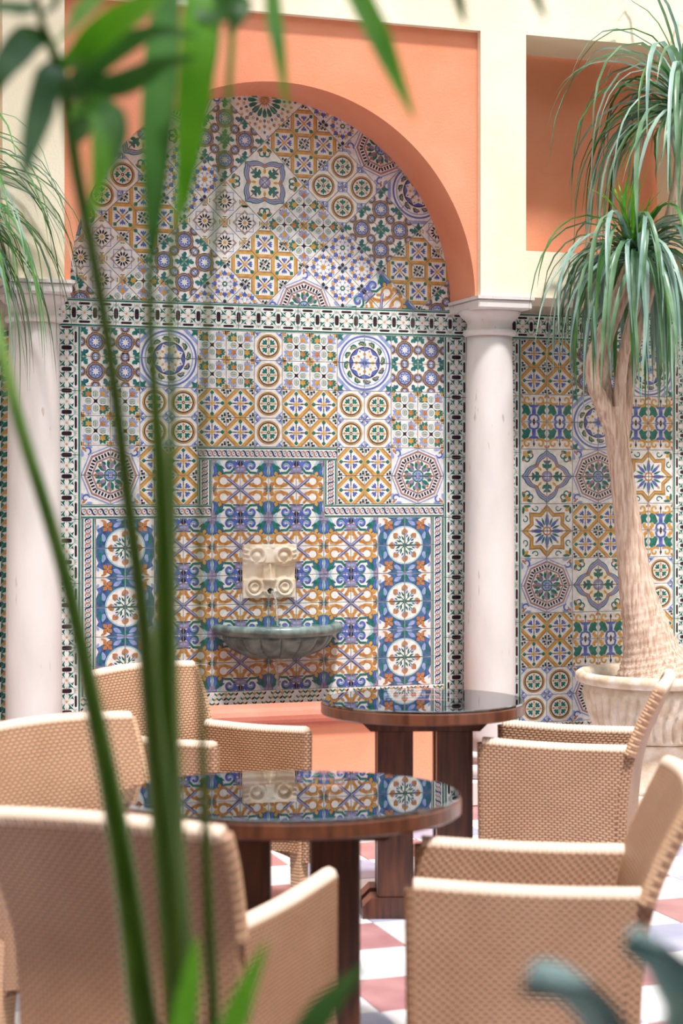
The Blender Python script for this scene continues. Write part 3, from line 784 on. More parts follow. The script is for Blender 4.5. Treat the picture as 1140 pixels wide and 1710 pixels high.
for j in range(-15, 0):
    for i in range(-8, 7):
        s, y = (i+.5)*FT, (j+.5)*FT
        w = FLOOR @ Vector((s, y, 0))
        if w.y < 3.6 or abs(w.x) > .23*w.y+.25: continue
        nm = 'white' if (i+j) % 2 == 0 else ('red' if j % 2 == 0 else 'blue')
        put('floor_tile', FM[nm], floor, Matrix.Translation((s, y, 0)))

# unseen gallery roof and plain walls, added around the camera to shape the light
def plain(name, x0, x1, y0, y1, z0, z1, mat='cream_plaster'):
    bm = bmesh.new(); box(bm, x0, x1, y0, y1, z0, z1); return struct(mesh_obj(name, bm, mat))
plain('wall_rear', -4.2, 5.2, -3.4, -3.2, 0, 9, 'wood')  # unseen wall, dark brown to cut light bounced onto the chair backs
plain('wall_west', -4.4, -4.2, -3.4, 7.3, 0, 9)
plain('wall_east', 5.0, 5.2, -3.4, 10.4, 0, 9)
plain('unseen_shade_roof', -4.2, 5.0, -3.2, 1.75, 3.3, 3.5, 'wood')  # added roof out of view, shades the chair backs and front stems

# ------------------------------------------------------------------ columns
def column(s, label):
    w = wpt(s, .19, 0); root = empty('column', w, TH)
    bm = bmesh.new(); prof = []
    for k in range(25):
        t = k/24; prof.append((.129-.016*t**1.6, .245+t*(2.30-.245)))
    lathe(bm, prof, 40); mesh_obj('shaft', bm, 'travertine', root, True)
    bm = bmesh.new(); lathe(bm, [(.112, 2.295), (.128, 2.30), (.134, 2.312), (.128, 2.325), (.114, 2.33), (.112, 2.345), (.112, 2.362), (.122, 2.376), (.140, 2.39), (.152, 2.408), (.155, 2.420)], 40)
    cap = mesh_obj('capital', bm, 'travertine', root, True)
    bm = bmesh.new(); box(bm, -.142, .142, -.20, .19, 2.418, 2.462); bevel(bm, .006, 1); box(bm, -.150, .150, -.208, .19, 2.462, 2.477); mesh_obj('abacus', bm, 'travertine', cap)
    bm = bmesh.new(); lathe(bm, [(.165, .12), (.176, .135), (.178, .155), (.170, .175), (.150, .185), (.142, .20), (.150, .212), (.158, .224), (.150, .238), (.134, .246), (.129, .25)], 40)
    bs = mesh_obj('base', bm, 'travertine', root, True)
    bm = bmesh.new(); box(bm, -.17, .17, -.17, .17, 0, .12); bevel(bm, .006, 1); mesh_obj('plinth', bm, 'travertine', bs)
    return tag(root, label, 'column')
column(.712, 'pale travertine column between the fountain wall and the bay with the potted palm')
column(-1.545, 'pale travertine column at the left edge half hidden by hanging strap leaves')

# ------------------------------------------------------------------ fountain
FS = cx0+.005
def mask():
    root = empty('fountain_mask', wpt(FS-.005, 0, 1.141), TH)
    W_, H_ = .132, .130; n = 64
    def hgt(u, v):
        h = .030
        # brow block
        if v > .28+.10*abs(u): h += .012
        if v > .86: h += .004*math.sin(u*14)
        for sx in (-1, 1):
            d = math.hypot(u-sx*.52, v-.58)
            h += .016*math.exp(-((d-.30)/.06)**2)+.018*math.exp(-(d/.13)**2)-.006*math.exp(-((d-.19)/.05)**2)
            d = math.hypot(u-sx*.58, v+.60); a = math.atan2(v+.60, (u-sx*.58)*sx)
            h += .013*math.exp(-((d-.30)/.055)**2)+.012*math.exp(-((d-.14-.02*a/PI)/.05)**2)*.8-.008*math.exp(-((d-.21)/.03)**2)
            for k in range(3): h += .006*math.exp(-(((v-.42-.17*k)-.25*(abs(u)-.8))/.035)**2)*(1 if abs(u) > .82 else 0)
        w = .045+.20*max(0, min(1, (.24-v)/.56))**1.8
        if -.36 < v < .26: h += .046*max(0, 1-(abs(u)/w)**2)*(.35+.65*(.26-v)/.62)
        if -.28 > v > -.42: h += .012*math.exp(-((v+.32)/.05)**2)*math.exp(-(u/.3)**2)
        q = abs(u)/.30+abs(v+.76)/.30
        if q < 1: h += .016*(1-q)**.5
        d = math.hypot(u, v+.74)
        if d < .10: h = .012
        elif d < .17: h += .008
        if -.30 < v < .22 and abs(u) > .24: h -= .013
        return h
    bm = bmesh.new(); g = []
    for j in range(n+1):
        row = []
        for i in range(n+1):
            u, v = -1+2*i/n, -1+2*j/n; row.append(bm.verts.new((u*W_, -hgt(u, v), v*H_)))
        g.append(row)
    for j in range(n):
        for i in range(n): bm.faces.new((g[j][i], g[j][i+1], g[j+1][i+1], g[j+1][i]))
    bord = [g[0][i] for i in range(n+1)]+[g[j][n] for j in range(1, n+1)]+[g[n][i] for i in range(n-1, -1, -1)]+[g[j][0] for j in range(n-1, 0, -1)]
    bk = [bm.verts.new((v.co.x, -.006, v.co.z)) for v in bord]; m_ = len(bord)
    for i in range(m_): bm.faces.new((bord[i], bk[i], bk[(i+1) % m_], bord[(i+1) % m_]))
    mesh_obj('plaque', bm, 'mask_stone', root, True)
    bm = bmesh.new(); tube(bm, [(0, -.01, -.097), (0, -.05, -.099)], .0085, 10); o = mesh_obj('spout', bm, 'foot_cap', root, True); o['label'] = 'dark metal spout in the mouth'
    tag(root, 'cream carved stone face mask spouting water above the fountain bowl', 'mask')
mask()
def bowl():
    R = .315; root = empty('fountain_bowl', wpt(FS+.036, .012, 0), TH)
    def flute(r, z, a, i): return r*(1+(.10*abs(math.cos(a*8))**.45-.08)*max(0, min(1, (.838-z)/.02))) if r > .05 else r
    bm = bmesh.new()
    prof = [(.03, .716), (.09, .718), (.15, .727), (.195, .745), (.228, .767), (.25, .79), (.264, .812), (.270, .826), (.262, .836)]
    lathe(bm, prof, 256, flute, PI, 2*PI, False); mesh_obj('gadrooned_body', bm, 'bowl_stone', root, True)
    bm = bmesh.new(); prof = [(.250, .830), (.276, .833), (.300, .839), (.317, .850), (.323, .866), (.319, .880), (.306, .889), (.290, .888), (.278, .880), (.25, .855), (.18, .81), (.05, .79)]
    lathe(bm, prof, 64, None, PI, 2*PI, False); mesh_obj('rim', bm, 'bowl_stone', root, True)
    bm = bmesh.new(); lathe(bm, [(.282, .8745), (.14, .8748), (.002, .875)], 48, None, PI, 2*PI, False); o = mesh_obj('water_surface', bm, 'water', root, True)
    tag(root, 'dark green gadrooned stone bowl fixed to the tiles under the mask', 'fountain bowl')
bowl()
def stream(label, pts, rads, wob):
    pp = spline(pts, 10); bm = bmesh.new(); n = len(pp)
    rr = [rads[0]+(rads[1]-rads[0])*i/(n-1)+wob*math.sin(i*1.7) for i in range(n)]
    tube(bm, [wpt(*p) for p in pp], rr, 8)
    tag(mesh_obj('water_stream', bm, 'water', None, True), label, 'water')
stream('thin water stream falling from the mask mouth into the bowl', [(FS, .055, 1.043), (FS+.008, .075, 1.025), (FS+.014, .085, .97), (FS+.018, .09, .878)], (.007, .005), .0012)
stream('thin water stream dripping from the underside of the bowl', [(FS+.005, .10, .722), (FS+.012, .10, .66), (FS+.018, .10, .565)], (.006, .008), .0025)
def basin():
    s0, s1 = -1.20, .455; D = .56
    root = empty('fountain_basin', wpt((s0+s1)/2, D/2, 0), TH)
    def loc(s, d, z): return (s-(s0+s1)/2, D/2-d, z)
    def bx(bm, sa, sb, da, db, z0, z1):
        a = loc(sa, db, z0); b = loc(sb, da, z1); box(bm, a[0], b[0], a[1], b[1], z0, z1)
    bm = bmesh.new(); bx(bm, s0+.02, s1-.02, .40, D-.02, 0, .47); mesh_obj('front_wall', bm, 'orange_plaster', root)
    for sa in (s0+.02, s1-.16):
        bm = bmesh.new(); bx(bm, sa, sa+.14, .02, .40, 0, .47); mesh_obj('side_wall', bm, 'orange_plaster', root)
    bm = bmesh.new()
    prof = [(.40, .455), (.40, .53), (.41, .545), (.44, .549), (.52, .548), (.555, .542), (.575, .528), (.584, .508), (.580, .488), (.565, .474), (.552, .470), (.552, .456), (.543, .455)]
    A = [bm.verts.new(loc(s0-.01, d, z)) for d, z in prof]; B = [bm.verts.new(loc(s1+.01, d, z)) for d, z in prof]
    for i in range(len(prof)): j = (i+1) % len(prof); bm.faces.new((A[i], B[i], B[j], A[j]))
    bm.faces.new(A); bm.faces.new(B[::-1]); mesh_obj('front_ledge', bm, 'salmon_plaster', root)
    for sa, sb in ((s0-.005, s0+.17), (s1-.17, s1+.005)):
        bm = bmesh.new(); bx(bm, sa, sb, .018, .398, .46, .546); bevel(bm, .012, 2); mesh_obj('side_ledge', bm, 'salmon_plaster', root)
    bm = bmesh.new(); bx(bm, s0+.17, s1-.17, .02, .398, .30, .34); mesh_obj('water_surface', bm, 'water', root)
    bm = bmesh.new(); bx(bm, s0+.17, s1-.17, .02, .398, .02, .10); mesh_obj('basin_floor', bm, 'salmon_plaster', root)
    tag(root, 'orange plaster fountain basin with rounded salmon ledge below the tiles', 'basin')
basin()

# ------------------------------------------------------------------ tables
def table(name, label, x, y, D, rz, wide, H=.77, tilt=0):
    R = D/2; root = empty(name, (x, y, 0), rz)
    bm = bmesh.new(); lathe(bm, [(R-.008, H-.052), (R, H-.046), (R, H-.013), (R-.004, H-.010)], 72); mesh_obj('wooden_top', bm, 'wood_top', root, rot=(tilt, 0, 0), loc=(0, 0, .77*0+H*(1-math.cos(tilt))))
    bm = bmesh.new(); lathe(bm, [(R-.006, H-.0095), (R-.003, H-.008), (R-.003, H-.002), (R-.005, H)], 72); o = mesh_obj('glass_top', bm, 'table_glass', root, rot=(tilt, 0, 0)); o['label'] = 'clear glass sheet on the wooden top'
    px, py = wide, .085
    def beam(bm, L, w, z0, z1, ch, axis, up):
        a = [(-L, z0 if not up else z0), (L, z0), (L, z1), (-L, z1)]
        pr = [(-L+ch, z0), (L-ch, z0), (L, z0+ch), (L, z1), (-L, z1), (-L, z0+ch)] if not up else [(-L, z0), (L, z0), (L, z1-ch), (L-ch, z1), (-L+ch, z1), (-L, z1-ch)]
        f = []
        for sg in (-1, 1):
            f.append([bm.verts.new((p, sg*w, z) if axis == 'x' else (sg*w, p, z)) for p, z in pr])
        bm.faces.new(f[0]); bm.faces.new(f[1][::-1])
        for i in range(6): bm.faces.new((f[0][i], f[1][i], f[1][(i+1) % 6], f[0][(i+1) % 6])[::-1])
    for sg in (-1, 1):
        bm = bmesh.new(); beam(bm, R*.62, .05, H-.10, H-.053, .035, 'x', False); bmesh.ops.translate(bm, verts=bm.verts[:], vec=(0, sg*py, 0)); mesh_obj('top_rail', bm, 'wood', root)
        bm = bmesh.new(); beam(bm, R*.60, .052, .0, .075, .03, 'x', True); bmesh.ops.translate(bm, verts=bm.verts[:], vec=(0, sg*py, 0)); mesh_obj('foot', bm, 'wood', root)
        for sx in (-1, 1):
            bm = bmesh.new(); box(bm, sx*px-.064, sx*px+.064, sg*py-.042, sg*py+.042, .074, H-.099); bevel(bm, .004, 1); mesh_obj('post', bm, 'wood', root)
    bm = bmesh.new(); box(bm, -px+.064, px-.064, -.02, .02, .30, .38); mesh_obj('stretcher', bm, 'wood', root)
    tag(root, label, 'table')
table('round_table', 'smaller round glass-topped wooden table standing by the fountain basin and column', .297, 6.56, .745, .02, .107)
table('round_table', 'larger round glass-topped wooden table in front, ringed by three wicker chairs', -.134, 4.72, .90, .03, .115, .735, -.022)

# ------------------------------------------------------------------ wicker armchairs
def sheet(bm, uvl, g_out, g_in, u_axis=None):
    """closed panel from two equal grids of points (outer, inner) with metre UVs"""
    def build(g, flip):
        V = [[bm.verts.new(p) for p in r] for r in g]
        for j in range(len(g)-1):
            for i in range(len(g[0])-1):
                q = [(j, i), (j, i+1), (j+1, i+1), (j+1, i)]
                if flip: q.reverse()
                f = bm.faces.new([V[a][b] for a, b in q])
                for lp, (a, b) in zip(f.loops, q): lp[uvl].uv = UVG[a][b]
        return V
    UVG = []
    vv = 0
    for j, r in enumerate(g_out):
        if j: vv += (Vector(r[0])-Vector(g_out[j-1][0])).length
        uu = 0; row = []
        for i, p in enumerate(r):
            if i: uu += (Vector(p)-Vector(r[i-1])).length
            row.append((uu, vv))
        UVG.append(row)
    A = build(g_out, False); B = build(g_in, True)
    nj, ni = len(g_out), len(g_out[0])
    loop = [(0, i) for i in range(ni)]+[(j, ni-1) for j in range(1, nj)]+[(nj-1, i) for i in range(ni-2, -1, -1)]+[(j, 0) for j in range(nj-2, 0, -1)]
    for k in range(len(loop)):
        a = loop[k]; b = loop[(k+1) % len(loop)]
        f = bm.faces.new((A[b[0]][b[1]], A[a[0]][a[1]], B[a[0]][a[1]], B[b[0]][b[1]]))
        ua, ub = UVG[a[0]][a[1]], UVG[b[0]][b[1]]
        for lp, uv in zip(f.loops, (ub, ua, (ua[0]+.04, ua[1]), (ub[0]+.04, ub[1]))): lp[uvl].uv = uv

def rim(name, pts, r, parent, sx=1.0, mat='wicker_rim_sunlit', amp=.12):
    bm = bmesh.new(); uvl = bm.loops.layers.uv.new('UVMap')
    pp = []; acc = 0
    fine = spline(pts, 24)
    # resample at 4 mm so that the wrapping can bulge
    P3 = [Vector(p) for p in fine]; L = sum((P3[i+1]-P3[i]).length for i in range(len(P3)-1)); n = max(8, int(L/.003)); out = []; k = 0; d0 = 0
    for i in range(n+1):
        t = L*i/n
        while k < len(P3)-2 and d0+(P3[k+1]-P3[k]).length < t: d0 += (P3[k+1]-P3[k]).length; k += 1
        seg = (P3[k+1]-P3[k]); out.append(P3[k]+seg*min(1, (t-d0)/max(1e-6, seg.length)))
    tube(bm, out, [r*(.96+amp*abs(math.sin(PI*i*.003/.012))) for i in range(len(out))], 8, uvl, sx=sx)
    return mesh_obj(name, bm, mat, parent, True)

def make_chair():
    root = empty('wicker_armchair')
    HW = .268; T = .042; YF = .27
    AZ0, AZ1 = .645, .632
    back = [(-.195, .15), (-.199, .30), (-.207, .45), (-.223, .57), (-.249, .66), (-.285, .745), (-.325, .825), (-.336, .848)]
    def by(z):
        for (y0, z0), (y1, z1) in zip(back, back[1:]):
            if z <= z1: return y0+(y1-y0)*(z-z0)/(z1-z0)
        return back[-1][0]
    # backrest
    bm = bmesh.new(); uvl = bm.loops.layers.uv.new('UVMap'); go, gi = [], []
    bs = spline(back, 4)
    for y, z in bs:
        w = HW-.004+.018*max(0, min(1, (z-.60)/.2))
        ro, ri = [], []
        for i in range(13):
            t = -1+i/6; cv = .018*(t*t)
            ro.append((w*t, y-T+cv, z+.012*(1-t*t)*max(0, (z-.76)/.09))); ri.append((w*t, y+cv, z+.012*(1-t*t)*max(0, (z-.76)/.09)))
        go.append(ro[::-1]); gi.append(ri[::-1])
    go = [r[::-1] for r in go]; gi = [r[::-1] for r in gi]
    sheet(bm, uvl, go, gi); bk = mesh_obj('backrest', bm, 'wicker', root)
    bmid = [((a[0]+b[0])/2, (a[1]+b[1])/2, (a[2]+b[2])/2) for a, b in zip(go[-1], gi[-1])]
    rim('rim', bmid, .0208, bk, amp=.06)
    for sx in (0, -1):
        rim('side_rim', [((go[j][sx][0]+gi[j][sx][0])/2, (go[j][sx][1]+gi[j][sx][1])/2, (go[j][sx][2]+gi[j][sx][2])/2) for j in range(0, len(go), 2) if go[j][sx][2] > .60]+[bmid[sx]], .020, bk, mat='wicker_wrap', amp=.07)
    # arms
    for sg in (-1, 1):
        bm = bmesh.new(); uvl = bm.loops.layers.uv.new('UVMap'); go, gi = [], []
        for j in range(9):
            tz = j/8; ro, ri = [], []
            for i in range(11):
                t = i/10; zb = .165+.035*math.sin(PI*t); zt = AZ1+(AZ0-AZ1)*t-.006*math.sin(PI*t); z = zb+(zt-zb)*tz
                y = (by(z)+.012)*(1-t)+(YF+.006*tz)*t
                xo = sg*(HW+.004*math.sin(PI*t)); xi = sg*(HW-T)
                ro.append((xo, y, z)); ri.append((xi, y, z))
            go.append(ro); gi.append(ri)
        if sg < 0: go, gi = [r[::-1] for r in go], [r[::-1] for r in gi]
        sheet(bm, uvl, go, gi); ar = mesh_obj('arm', bm, 'wicker', root)
        rim('rim', [((a[0]+b[0])/2, (a[1]+b[1])/2, (a[2]+b[2])/2) for a, b in zip(go[-1], gi[-1])], .0215, ar, amp=.06)
        fi = -1 if sg > 0 else 0
        rim('front_rim', [((go[j][fi][0]+gi[j][fi][0])/2, (go[j][fi][1]+gi[j][fi][1])/2, (go[j][fi][2]+gi[j][fi][2])/2) for j in range(9)], .0206, ar, mat='wicker', amp=.03)
    # seat and apron
    bm = bmesh.new(); uvl = bm.loops.layers.uv.new('UVMap'); a = HW-T-.001
    g1 = [[(-a+2*a*i/6, -.19+.455*j/6, .42+.01*math.sin(PI*i/6)*math.sin(PI*j/6)) for i in range(7)] for j in range(7)]; g2 = [[(p[0], p[1], .37) for p in r] for r in g1]
    sheet(bm, uvl, g1, g2); st = mesh_obj('seat', bm, 'wicker', root)
    rim('rim', [(-a, .262, .40), (0, .262, .405), (a, .262, .40)], .021, st)
    bm = bmesh.new(); uvl = bm.loops.layers.uv.new('UVMap')
    g1 = [[(-a+2*a*i/6, .26, (.20+.04*math.sin(PI*i/6))*(1-j/4)+.385*j/4) for i in range(7)] for j in range(5)]; g2 = [[(p[0], .225, p[2]) for p in r] for r in g1]
    sheet(bm, uvl, g1, g2); mesh_obj('apron', bm, 'wicker', root)
    # legs
    for sx in (-1, 1):
        for yy, lean in ((YF-.028, 0), (-.208, -.02)):
            bm = bmesh.new(); uvl = bm.loops.layers.uv.new('UVMap'); x = sx*(HW-.025)
            rings = []
            for k in range(9):
                z = .025+(.30-.025)*k/8; h = .021+.006*k/8; yo = yy+lean*(1-k/8)
                rings.append([bm.verts.new(p) for p in ((x-h, yo-h, z), (x+h, yo-h, z), (x+h, yo+h, z), (x-h, yo+h, z))])
            for k in range(8):
                for i in range(4):
                    f = bm.faces.new((rings[k][i], rings[k][(i+1) % 4], rings[k+1][(i+1) % 4], rings[k+1][i]))
                    for lp, uv in zip(f.loops, ((i*.05, k*.034), (i*.05+.05, k*.034), (i*.05+.05, k*.034+.034), (i*.05, k*.034+.034))): lp[uvl].uv = uv
            bm.faces.new(rings[-1]); bm.faces.new(rings[0][::-1])
            lg = mesh_obj('leg', bm, 'wicker_wrap', root)
            bm = bmesh.new(); yo = yy+lean; box(bm, x-.022, x+.022, yo-.022, yo+.022, 0, .026); mesh_obj('foot_cap', bm, 'foot_cap', lg)
    return root
def copy_tree(o, parent=None):
    c = o.copy(); C.objects.link(c); c.parent = parent
    for ch in o.children: copy_tree(ch, c)
    return c
proto = make_chair()
chairs = [(.455, 4.24, -.997, .08, 'woven tan wicker armchair at front right, backrest cut by the right picture edge'),
          (.822, 6.50, -.973, .23, 'woven tan wicker armchair at the small table in front of the stone urn'),
          (-.497, 6.58, .774, -.633, 'woven tan wicker armchair standing in front of the fountain basin'),
          (-.60, 4.96, .70, -.71, 'woven tan wicker armchair at the left edge behind the big table, facing the camera'),
          (-.362, 3.975, .385, .923, 'woven tan wicker armchair nearest the camera with its back turned, behind the green stems')]
kids = list(bpy.data.objects)
for i, (x, y, fx, fy, lb) in enumerate(chairs):
    o = proto if i == 0 else copy_tree(proto)
    o.location = (x, y, 0); o.rotation_euler = (0, 0, math.atan2(-fx, fy))
    tag(o, lb, 'chair', 'wicker armchairs around the two tables')

# ------------------------------------------------------------------ urn and palms
def strap(pts, w, crease=.25, tipw=.05, basew=.6):
    """ribbon leaf with a shallow V section"""
    bm = bmesh.new(); pp = [Vector(p) for p in pts]; n = len(pp); rows = []
    side = None
    for i, p in enumerate(pp):
        t = (pp[min(i+1, n-1)]-pp[max(i-1, 0)]).normalized()
        s_ = t.cross(Vector((0, 0, 1)))
        if s_.length < .12: s_ = side.copy() if side else t.cross(Vector((0, 1, 0)))
        s_.normalize()
        if side: s_ = (s_*.5+side*.5).normalized()
        side = s_; nn = s_.cross(t).normalized()
        f = i/(n-1); ww = w*min(1, basew+f*3)*(1 if f < .55 else max(tipw, 1-((f-.55)/.45)**1.5))
        rows.append([bm.verts.new(p-s_*ww/2+nn*ww*crease), bm.verts.new(p), bm.verts.new(p+s_*ww/2+nn*ww*crease)])
    for i in range(n-1):
        for k in range(2): bm.faces.new((rows[i][k], rows[i][k+1], rows[i+1][k+1], rows[i+1][k]))
    return bm
def droop(o, az, el, L, sag, n=11, kink=0, rnd=random):
    """path that leaves o at azimuth/elevation and bends down under its weight"""
    p = Vector(o); d = Vector((math.cos(az)*math.cos(el), math.sin(az)*math.cos(el), math.sin(el))); out = [p.copy()]
    st = L/(n-1); cx_, cy_ = rnd.uniform(-.06, .06), rnd.uniform(-.06, .06)
    for i in range(n-1):
        p = p+d*st; out.append(p.copy())
        g = sag*st*(1.0+2.2*(i/n)); d = (d+Vector((rnd.uniform(-.03, .03)+cx_, rnd.uniform(-.03, .03)+cy_, -g*4.2))).normalized()
    return out
WALLI = WALL.inverted()
def crown(root, o, count, Lr, el_r, sag, w, mats, az_r=(0, 2*PI), seed=1):
    rn = random.Random(seed)
    for k in range(count):
        az = rn.uniform(*az_r); el = rn.uniform(*el_r); L = rn.uniform(*Lr)
        pts = droop(Vector(o)+Vector((rn.uniform(-.015, .015), rn.uniform(-.015, .015), rn.uniform(-.05, .03))), az, el, L, sag*rn.uniform(.7, 1.4), rnd=rn)
        ww = rn.uniform(*w)
        W0 = root.location
        for q in range(len(pts)):
            l = WALLI @ (pts[q]+W0); lim = -.40-.02*rn.random() if l.z > 2.40 else -.05
            if abs(l.x-.712) < .2 or abs(l.x+1.545) < .2: lim = -.43
            if l.y > lim: l.y = lim; pts[q] = WALL @ l - W0
        mesh_obj('leaf', strap(pts, ww), rn.choices(mats[0], mats[1])[0], root, True)

UX, UY = 1.545, 8.74
def urn():
    root = empty('stone_urn', (UX, UY, 0))
    bm = bmesh.new(); lathe(bm, [(.33, .0), (.335, .02), (.335, .075), (.32, .09)], 48); mesh_obj('foot_slab', bm, 'limestone', root, True)
    bm = bmesh.new(); lathe(bm, [(.30, .088), (.285, .11), (.275, .16), (.268, .22), (.272, .28), (.285, .315), (.30, .325)], 48); mesh_obj('pedestal', bm, 'limestone', root, True)
    bm = bmesh.new()
    def fl(r, z, a, i): return r*(1-.05*abs(math.sin(a*22+1.1*math.sin((z-.33)*22)))**6) if .345 < z < .56 else r
    lathe(bm, [(.26, .322), (.295, .33), (.30, .345), (.308, .36), (.322, .39), (.338, .43), (.352, .47), (.363, .51), (.370, .545), (.372, .565), (.362, .58), (.364, .60)], 440, fl); mesh_obj('fluted_body', bm, 'limestone', root, True)
    bm = bmesh.new(); lathe(bm, [(.362, .595), (.385, .60), (.402, .612), (.408, .630), (.402, .648), (.388, .658), (.370, .655), (.355, .64), (.345, .60)], 56, cap=False); mesh_obj('rim', bm, 'limestone', root, True)
    bm = bmesh.new(); lathe(bm, [(.355, .60), (.2, .612), (.01, .615)], 40); mesh_obj('soil', bm, 'soil', root, True)
    tag(root, 'weathered fluted stone urn holding the thick palm trunk, right of the column', 'urn')
urn()
def palm_right():
    root = empty('ponytail_palm', (UX, UY, .61)); inv = Vector((UX, UY, .61))
    def L_(p): return Vector(p)-inv
    def limb(name, px, rad, Y, n=8, mod=True):
        pts = [at(x, y, yy) for (x, y), yy in zip(px, Y)]
        q = spline([tuple(p)+(r,) for p, r in zip(pts, rad)], n)
        bm = bmesh.new(); tube(bm, [L_(p[:3]) for p in q], [p[3]*(1+.03*math.sin(i*2.1)) for i, p in enumerate(q)], 20)
        return mesh_obj(name, bm, 'bark', root, True)
    limb('trunk', [(1096, 1148), (1096, 1128), (1092, 1110), (1086, 1082), (1076, 1040), (1066, 1000), (1055, 930), (1046, 860), (1036, 780), (1028, 720), (1020, 680)], (.265, .235, .18, .137, .11, .093, .074, .064, .058, .058, .060), [8.72]*11)
    limb('branch', [(1034, 745), (1012, 690), (993, 645), (988, 610), (996, 575), (1020, 520), (1052, 440)], (.035, .042, .036, .032, .03, .028, .03), (8.70, 8.69, 8.67, 8.66, 8.66, 8.66, 8.66))
    limb('branch', [(1034, 745), (1016, 670), (1008, 615), (1014, 570), (1032, 520), (1060, 450)], (.04, .032, .028, .027, .026, .03), (8.72, 8.73, 8.76, 8.78, 8.78, 8.76))
    limb('branch', [(1034, 745), (1034, 670), (1038, 615), (1046, 570), (1062, 500), (1070, 440)], (.04, .032, .028, .027, .026, .03), (8.72, 8.70, 8.68, 8.66, 8.66, 8.66))
    limb('branch', [(1036, 745), (1045, 680), (1052, 620), (1064, 560), (1095, 450), (1128, 320), (1140, 220)], (.04, .032, .029, .027, .027, .028, .03), (8.74, 8.76, 8.78, 8.8, 8.8, 8.78, 8.76))
    sm = (['leaf_strap', 'leaf_grey', 'leaf_strap_pale', 'leaf_dark', 'leaf_dry'], [5, 4, 2.5, 2, .25])
    c1 = L_(at(1062, 428, 8.66))
    crown(root, c1, 105, (.7, 1.0), (.15, 1.15), .95, (.017, .028), sm, seed=3)
    crown(root, c1, 60, (.7, 1.0), (-.2, .5), 1.2, (.015, .026), sm, seed=13)
    crown(root, c1+Vector((-.03, -.02, .05)), 26, (.25, .42), (.9, 1.5), .25, (.012, .018), (['leaf_bright', 'leaf_strap'], [3, 1]), seed=4)
    c2 = L_(at(1146, 190, 8.74))
    crown(root, c2, 62, (.8, 1.25), (.1, 1.25), .78, (.018, .03), sm, az_r=(PI*.5, PI*1.6), seed=8)
    crown(root, c2, 24, (.7, 1.1), (.7, 1.45), .5, (.016, .026), sm, az_r=(PI*.55, PI*1.5), seed=18)
    crown(root, c2, 20, (.5, .8), (-.2, .4), .5, (.014, .02), (['leaf_dark', 'leaf_strap'], [2, 1]), az_r=(PI*.6, PI*1.5), seed=9)
    tag(root, 'ponytail palm with swollen pale trunk and drooping strap leaves, growing in the stone urn', 'palm')
palm_right()
def palm_left():
    bx, by_ = -1.86, 7.75
    root = empty('ponytail_palm', (bx, by_, .47)); inv = Vector((bx, by_, .47))
    bm = bmesh.new(); q = spline([(0, 0, 0, .20), (0, 0, .06, .17), (.01, 0, .22, .10), (.0, 0, .7, .06), (.02, 0, 1.4, .05), (.04, 0, 2.15, .045), (.05, .0, 2.33, .03)], 6); tube(bm, [p[:3] for p in q], [p[3] for p in q], 16); mesh_obj('trunk', bm, 'bark', root, True)
    sm = (['leaf_strap', 'leaf_dark', 'leaf_strap_pale', 'leaf_grey'], [4, 6, 1, 1.5])
    o = Vector((.05, 0, 2.33))
    crown(root, o, 72, (.75, 1.2), (.1, 1.2), .60, (.011, .020), sm, az_r=(-PI*.62, PI*.55), seed=21)
    crown(root, o+Vector((.05, 0, -.12)), 52, (.6, 1.1), (-.2, .7), .75, (.011, .019), sm, az_r=(-PI*.5, PI*.5), seed=22)
    tag(root, 'ponytail palm at the left edge, its dark green strap leaves hanging over the column', 'palm')
    pot = empty('planter', (bx, by_, 0)); bm = bmesh.new(); lathe(bm, [(.20, 0), (.24, .02), (.29, .40), (.31, .42), (.31, .46), (.28, .47), (.27, .45), (.02, .455)], 32); mesh_obj('pot', bm, 'terracotta', pot, True)
    tag(pot, 'terracotta planter under the palm at the left edge', 'planter')
palm_left()

